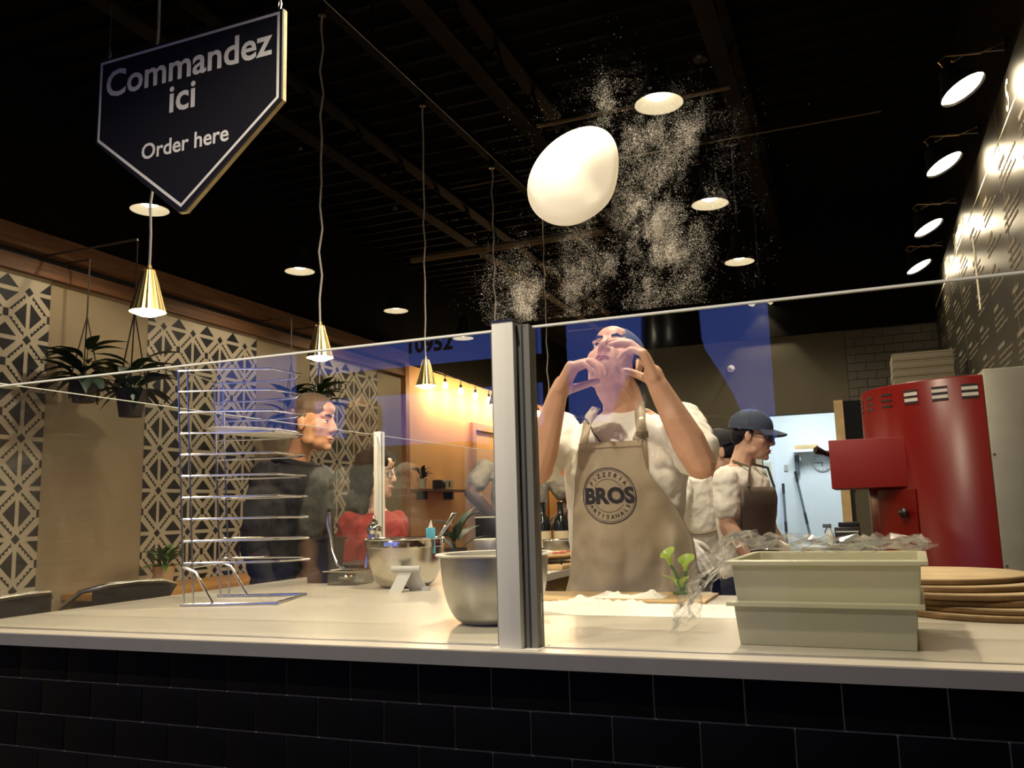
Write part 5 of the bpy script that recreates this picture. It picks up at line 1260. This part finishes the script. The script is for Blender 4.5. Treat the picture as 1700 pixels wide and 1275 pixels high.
def arc_text(s, r, a0, a1, size, flip=False):
    mb = MB()
    for i, ch in enumerate(s):
        a = a0 + (a1 - a0) * i / (len(s) - 1); vs, fs = text_polys(ch, size, .0002)
        for_ = -a if not flip else -a + PI
        ca, sa = math.cos(for_), math.sin(for_)
        px, pz = LC.x + r * math.sin(a), LC.z + r * math.cos(a)
        mb.add([(px + v.x * ca - (v.y - size * .34) * sa, 0, pz + v.x * sa + (v.y - size * .34) * ca) for v in vs], fs)
    return project(mb).build('logo_word', 'ink', ap, smooth=False, fix=False)
arc_text('PIZZERIA', LR * .76, -.95, .95, .0175); arc_text('ARTISANALE', LR * .76, PI + 1.05, PI - 1.05, .0165, True)
# hem, neck straps with buckle
project(MB().grid(lambda u, v: Vector((G[0, 0, 0] + (G[0, nx, 0] - G[0, 0, 0]) * u, 0, ZT - .0 - .016 * v)), 30, 1), .0035).build('top_hem', 'apron_taupe', ap, fix=False)
def strap(pts, w, name, material='apron_taupe'):
    mb = MB(); n = len(pts)
    sub = []
    for i in range(n - 1):
        for k in range(6): sub.append(Vector(pts[i]).lerp(Vector(pts[i + 1]), k / 6))
    sub.append(Vector(pts[-1])); vs = []
    for i, p in enumerate(sub):
        d = (sub[min(i + 1, len(sub) - 1)] - sub[max(i - 1, 0)]).normalized(); sdv = d.cross(Vector((0, -1, 0))); sdv = sdv.normalized() if sdv.length > .1 else Vector((1, 0, 0))
        for k in (-1, 1):
            q = p + sdv * w * k; h = bv.ray_cast(Vector((q.x, 1.2, q.z)), Vector((0, 1, 0))); yy = h[0].y - .006 if h[0] is not None and abs(h[0].y - q.y) < .06 else q.y; vs.append(Vector((q.x, min(yy, q.y + .02), q.z)))
    mb.add(vs, [(2 * i, 2 * i + 1, 2 * i + 3, 2 * i + 2) for i in range(len(sub) - 1)]); o = mb.build(name, material, ap, angle=180, fix=False); m_ = o.modifiers.new('t', 'SOLIDIFY'); m_.thickness = .003; return o
strap([(G[0, 1, 0] + .008, G[0, 0, 1] - .004, ZT - .01), at(972, 700, Y=2.43), at(990, 676, Y=2.50)], .014, 'neck_strap')
strap([(G[0, nx - 1, 0] - .010, G[0, nx, 1] - .004, ZT + .002), at(1066, 715, Y=2.425), at(1062, 668, Y=2.49)], .014, 'neck_strap')
strap([at(1067, 728, Y=2.41), at(1069, 786, Y=2.395)], .013, 'strap_tail', 'apron_taupe')
q = at(1067, 722, Y=2.412); MB().box((q.x - .018, q.y - .010, q.z - .010), (q.x + .018, q.y - .003, q.z + .010), bev=.002).build('buckle', 'apron_shade', ap)
strap([at(965, 690, Y=2.43), at(1000, 775 - 40, Y=2.41)], .0015, 'cord_line', 'brow')

# ---------------- cook with glasses and cap, facing right (rear kitchen)
FG = frame((.90, -.30, 0)); hipG = at(1238, 905, D=4.25); hipG.z = .93; topG = at(1226, 776, D=4.22)
hdG = at(1249, 724, D=4.2); HFG = frame((.95, -.02, -.20))
shA, shB = at(1205, 795, D=4.08), topG + FG.col[0] * -.185 + Vector((0, 0, -.05))
if (shB - shA).length < .2: shB = topG + FG.col[0] * .185 + Vector((0, 0, -.05))
if (shA - topG).length > .25: shA = topG + (shA - topG).normalized() * .22
g1, _ = person('young cook in navy cap, dark glasses and brown apron facing right', hipG, topG, FG, hdG, HFG,
    [(shA, at(1208, 872, D=4.03), at(1240, 925, D=3.98), (.7, -.2, -.5), (0, 0, -1), 1, (.4, .4, .4, .4)), (shB, shB + Vector((.05, .03, -.27)), shB + Vector((.16, -.02, -.46)), (.6, -.2, -.6), (0, 0, -1), -1, (.4, .4, .4, .4))],
    dict(skin='skin_pale', shirt='tee_white', pants='dark_trousers'), s=.97, hs=.98, vox=.006, sleeve=.66)
cap(g1, hdG, HFG, 1.02, 'cap_navy', tilt=.04); hair(g1, hdG, HFG, 1.0, 'hair_black', [((0, -.062, -.005), (.072, .045, .055)), ((.066, -.02, .01), (.014, .035, .03)), ((-.066, -.02, .01), (.014, .035, .03))])
def glasses(parent, c, F, s=1.0):
    t = MB()
    for sx in (-1, 1):
        ce = Vector((sx * .032, .098, .002)); t.tube([Vector(c) + F @ ((ce + Vector((.024 * math.cos(a), -.004 * abs(math.cos(a)), .019 * math.sin(a)))) * s) for a in [2 * PI * k / 20 for k in range(20)]], .0036 * s, 6, closed=True)
        t.tube([Vector(c) + F @ (Vector(p) * s) for p in ((sx * .056, .092, .008), (sx * .076, .05, .010), (sx * .080, -.008, .010))], .0024 * s, 6)
    t.tube([Vector(c) + F @ (Vector(p) * s) for p in ((-.008, .100, .006), (0, .103, .008), (.008, .100, .006))], .0022 * s, 6); return t.build('glasses', 'lens_rim', parent)
gg = glasses(g1, hdG, HFG, 1.02)
for sx in (-1, 1): MB().ball(hdG + HFG @ (Vector((sx * .032, .098, .002)) * 1.02), (.023, .0015, .018), 16, 8, HFG).build('lens', 'lens_rim', gg)
def bib(parent, hip, top, F, s, material, z0=.55, z1=.80, front=1):
    """apron bib and skirt wrapped round the front of a standing figure"""
    hip, top = Vector(hip), Vector(top); side, fr = F.col[0], F.col[1]; R_ = torso_rings(hip, top, F, s, .030)
    def fn(u, v):
        a = (u - .5) * (1.9 + 1.0 * v); tt = z1 - v * (z1 + .75); k = min(max(tt, -.10), 1.0)
        for i in range(len(R_) - 1):
            pa = [-.10, 0, .22, .45, .68, .86, .96, 1.03]
            if pa[i] <= k <= pa[i + 1]:
                f_ = (k - pa[i]) / (pa[i + 1] - pa[i]); c_ = R_[i][0].lerp(R_[i + 1][0], f_); U_ = R_[i][1].lerp(R_[i + 1][1], f_); W_ = R_[i][2].lerp(R_[i + 1][2], f_); break
        p = c_ + U_ * math.sin(a) + W_ * math.cos(a) * 1.0
        if tt < -.10: p = p + (top - hip) * (tt + .10)
        return p + fr * .006 * math.sin(a * 9 + v * 3) * v
    o = MB().grid(fn, 28, 30).build('apron', material, parent, angle=180, fix=False); m_ = o.modifiers.new('t', 'SOLIDIFY'); m_.thickness = .003
    for k in (0, 1):
        p = fn(float(k) * .84 + .08, 0); q_ = top + side * ((k - .5) * .11 * (1 if F.col[0].dot(side) > 0 else -1)) * 1.0 + Vector((0, 0, .03)); MB().tube([p, p.lerp(q_, .5) + fr * .05 + Vector((0, 0, .03)), q_], .007, 6).build('neck_strap', material, o)
    return o
bib(g1, hipG, topG, FG, 1.0, 'apron_brown')

# ---------------- cook bending behind the chef, white T-shirt, black cap
hd2 = at(1191, 751, D=4.75); FW = frame((-.78, .30, 0)); hip2 = at(1166, 905, D=4.8); hip2.z = .93; top2 = at(1158, 792, D=4.72); HF2 = frame((-.86, -.28, -.25))
sA, sB = top2 - FW.col[0] * .17 + Vector((0, 0, -.05)), top2 + FW.col[0] * .17 + Vector((0, 0, -.05))
if sA.y > sB.y: sA, sB = sB, sA
w2 = at(1139, 898, D=4.42); e2 = at(1112, 868, D=4.46)
g2_, _ = person('cook with black cap, white T-shirt and glove stooping behind the chef', hip2, top2, FW, hd2, HF2,
    [(sA, e2, w2, (.42, -.1, -.72), (-.2, 1, 0), 1, (.25, .3, .35, .4)), (sB, sB + Vector((-.08, .05, -.27)), sB + Vector((-.25, .02, -.38)), (-.8, 0, -.4), (0, 0, -1), 1, (.4, .4, .4, .4))],
    dict(skin='skin_pale', shirt='tee_white', pants='dark_trousers'), hs=1.0, vox=.006, sleeve=.8, faceful=True)
cap(g2_, hd2, HF2, 1.02, 'cap_black'); hair(g2_, hd2, HF2, 1.0, 'hair_black', [((0, -.045, -.005), (.078, .066, .060)), ((0, -.01, .032), (.080, .085, .04))])
V = Vol(); V.cone(w2 + (e2 - w2) * .35, .036, w2, .033); hand_vols(V, w2, (.42, -.1, -.72), (-.2, 1, 0), 1, (.25, .3, .35, .4), s=1.16)
V.skin('white_glove', 'glove', g2_, .005, 4, (.006, .02))
wst = top2.lerp(hip2, .62); MB().tube([wst + FW @ Vector((.172 * math.cos(a), .130 * math.sin(a), .01 * math.sin(a * 3))) for a in [2 * PI * k / 30 for k in range(30)]], .007, 6, closed=True).build('apron_string', 'apron_taupe', g2_)
kn = wst + FW @ Vector((0, -.135, 0)); MB().tube([kn, kn + Vector((.02, -.01, -.12)), kn + Vector((.03, -.01, -.22))], .006, 6).build('apron_string_end', 'apron_taupe', g2_)

# ---------------- customer in black jacket, profile to the right
hdJ = at(517, 702, D=3.95); HFJ = frame((.95, .16, -.10)); FJ = frame((.92, -.05, 0)); topJ = at(487, 772, D=3.98); hipJ = Vector((topJ.x - .03, topJ.y, .95))
sA, sB = topJ + FJ.col[0] * .19 + Vector((0, 0, -.06)), topJ - FJ.col[0] * .19 + Vector((0, 0, -.06))
j1, jb = person('short-haired man in black jacket looking right behind the wire rack', hipJ, topJ, FJ, hdJ, HFJ,
    [(sA, sA + Vector((-.02, -.05, -.30)), sA + Vector((.12, -.12, -.50)), (.5, -.3, -.8), (-1, 0, 0), 1, (.5, .5, .5, .5)), (sB, sB + Vector((0, .03, -.30)), sB + Vector((.14, .0, -.50)), (.6, 0, -.8), (-1, 0, 0), -1, (.5, .5, .5, .5))],
    dict(skin='skin_tan', shirt='jacket_black', pants='dark_trousers', sleeve=1.9), s=1.06, hs=1.13, vox=.006, shirt_name='jacket')
hair(j1, hdJ, HFJ, 1.13, 'hair_short', [((0, -.006, .056), (.0785, .0955, .070)), ((0, -.06, .01), (.074, .055, .06)), ((.07, -.02, .02), (.009, .03, .03)), ((-.07, -.02, .02), (.009, .03, .03))], disp=(.002, .02))
MB().tube([topJ + FJ @ Vector((.088 * math.cos(a), .080 * math.sin(a), .022 - .03 * max(0, math.sin(a)))) for a in [2 * PI * k / 26 for k in range(26)]], .019, 8, closed=True).build('collar', 'jacket_black', j1)

# ---------------- woman with long dark hair and red top
hdW = at(624, 787, D=4.35); HFW = frame((.93, .05, -.10)); FWm = frame((.88, -.2, 0)); topW = hdW + Vector((-.03, .03, -.19)); hipW = Vector((topW.x - .02, topW.y + .02, .86))
sA, sB = topW + FWm.col[0] * .165 + Vector((0, 0, -.06)), topW - FWm.col[0] * .165 + Vector((0, 0, -.06))
w1, _ = person('woman with long dark hair, glasses and red top beside the pale post', hipW, topW, FWm, hdW, HFW,
    [(sA, sA + Vector((-.02, -.02, -.28)), sA + Vector((.0, -.03, -.50)), (.1, 0, -1), (1, 0, 0), 1, (.3, .3, .3, .3)), (sB, sB + Vector((-.02, .02, -.28)), sB + Vector((.0, .02, -.50)), (.1, 0, -1), (1, 0, 0), -1, (.3, .3, .3, .3))],
    dict(skin='skin_pale', shirt='red_top', pants='dark_trousers', sleeve=1.8), s=.98, hs=1.02, vox=.006, fem=True, shirt_name='red_top')
hair(w1, hdW, HFW, 1.02, 'hair_black', [((0, -.012, .060), (.088, .106, .074)), ((0, .030, .082), (.070, .055, .036)), ((0, -.07, -.02), (.095, .06, .10)), ((.072, -.02, -.05), (.028, .05, .10)), ((-.072, -.02, -.05), (.028, .05, .10)), ((0, -.075, -.14), (.11, .05, .10)), ((.075, -.03, -.15), (.035, .045, .08)), ((-.075, -.03, -.15), (.035, .045, .08))], disp=(.02, .03))
glasses(w1, hdW, HFW, 1.02)

# ---------------- man with hands on hips, grey T-shirt
topA = at(862, 772, D=5.6); hipA = Vector((topA.x - .02, topA.y, .94)); FA = frame((.55, -.83, 0)); hdA = topA + Vector((.03, -.05, .20))
sA = at(806, 778, D=5.6); sB = topA + (topA - sA) * 1.0 + Vector((0, 0, -.04)); sB = topA + FA.col[0] * (.19 if FA.col[0].x > 0 else -.19) + Vector((0, 0, -.05))
a1, _ = person('dark-skinned man in grey T-shirt and cap with hands on hips', hipA, topA, FA, hdA, frame((.5, -.8, -.15)),
    [(sA, at(781, 818, D=5.5), at(824, 862, D=5.5), (.75, -.1, -.35), (.2, .9, .2), 1, (.4, .5, .5, .5)), (sB, sB + Vector((.16, .05, -.22)), sB + Vector((-.02, -.05, -.38)), (-.7, -.1, -.35), (0, .9, .2), -1, (.4, .5, .5, .5))],
    dict(skin='skin_deep', shirt='tee_grey', pants='denim', lips='lips_deep'), hs=1.0, vox=.007, sleeve=.55)
cap(a1, hdA, frame((-.75, -.55, -.1)), 1.03, 'cap_black')

# ---------------- customer mirrored in the glass (left of the photographer)
topM = Vector((-2.02, -.45, 1.46)); hipM = Vector((-2.02, -.47, .92)); FM = frame((.12, 1, 0)); hdM = topM + Vector((0, .02, .19))
sA, sB = topM + FM.col[0] * .20 + Vector((0, 0, -.05)), topM - FM.col[0] * .20 + Vector((0, 0, -.05))
c1, _ = person('customer in sage shirt standing left of the photographer, mirrored in the glass', hipM, topM, FM, hdM, frame((.2, 1, -.05)),
    [(sA, sA + Vector((.06, .02, -.27)), sA + Vector((-.05, .18, -.36)), (-.5, .6, -.2), (0, 0, -1), -1, (.5, .5, .5, .5)), (sB, sB + Vector((-.06, .02, -.27)), sB + Vector((.05, .16, -.38)), (.5, .6, -.2), (0, 0, -1), 1, (.5, .5, .5, .5))],
    dict(skin='skin_tan', shirt='tee_sage', pants='dark_trousers'), vox=.007, sleeve=.8)
hair(c1, hdM, frame((.2, 1, -.05)), 1.0, 'hair_black', [((0, -.03, .05), (.084, .095, .075)), ((0, -.06, 0), (.08, .06, .06))])
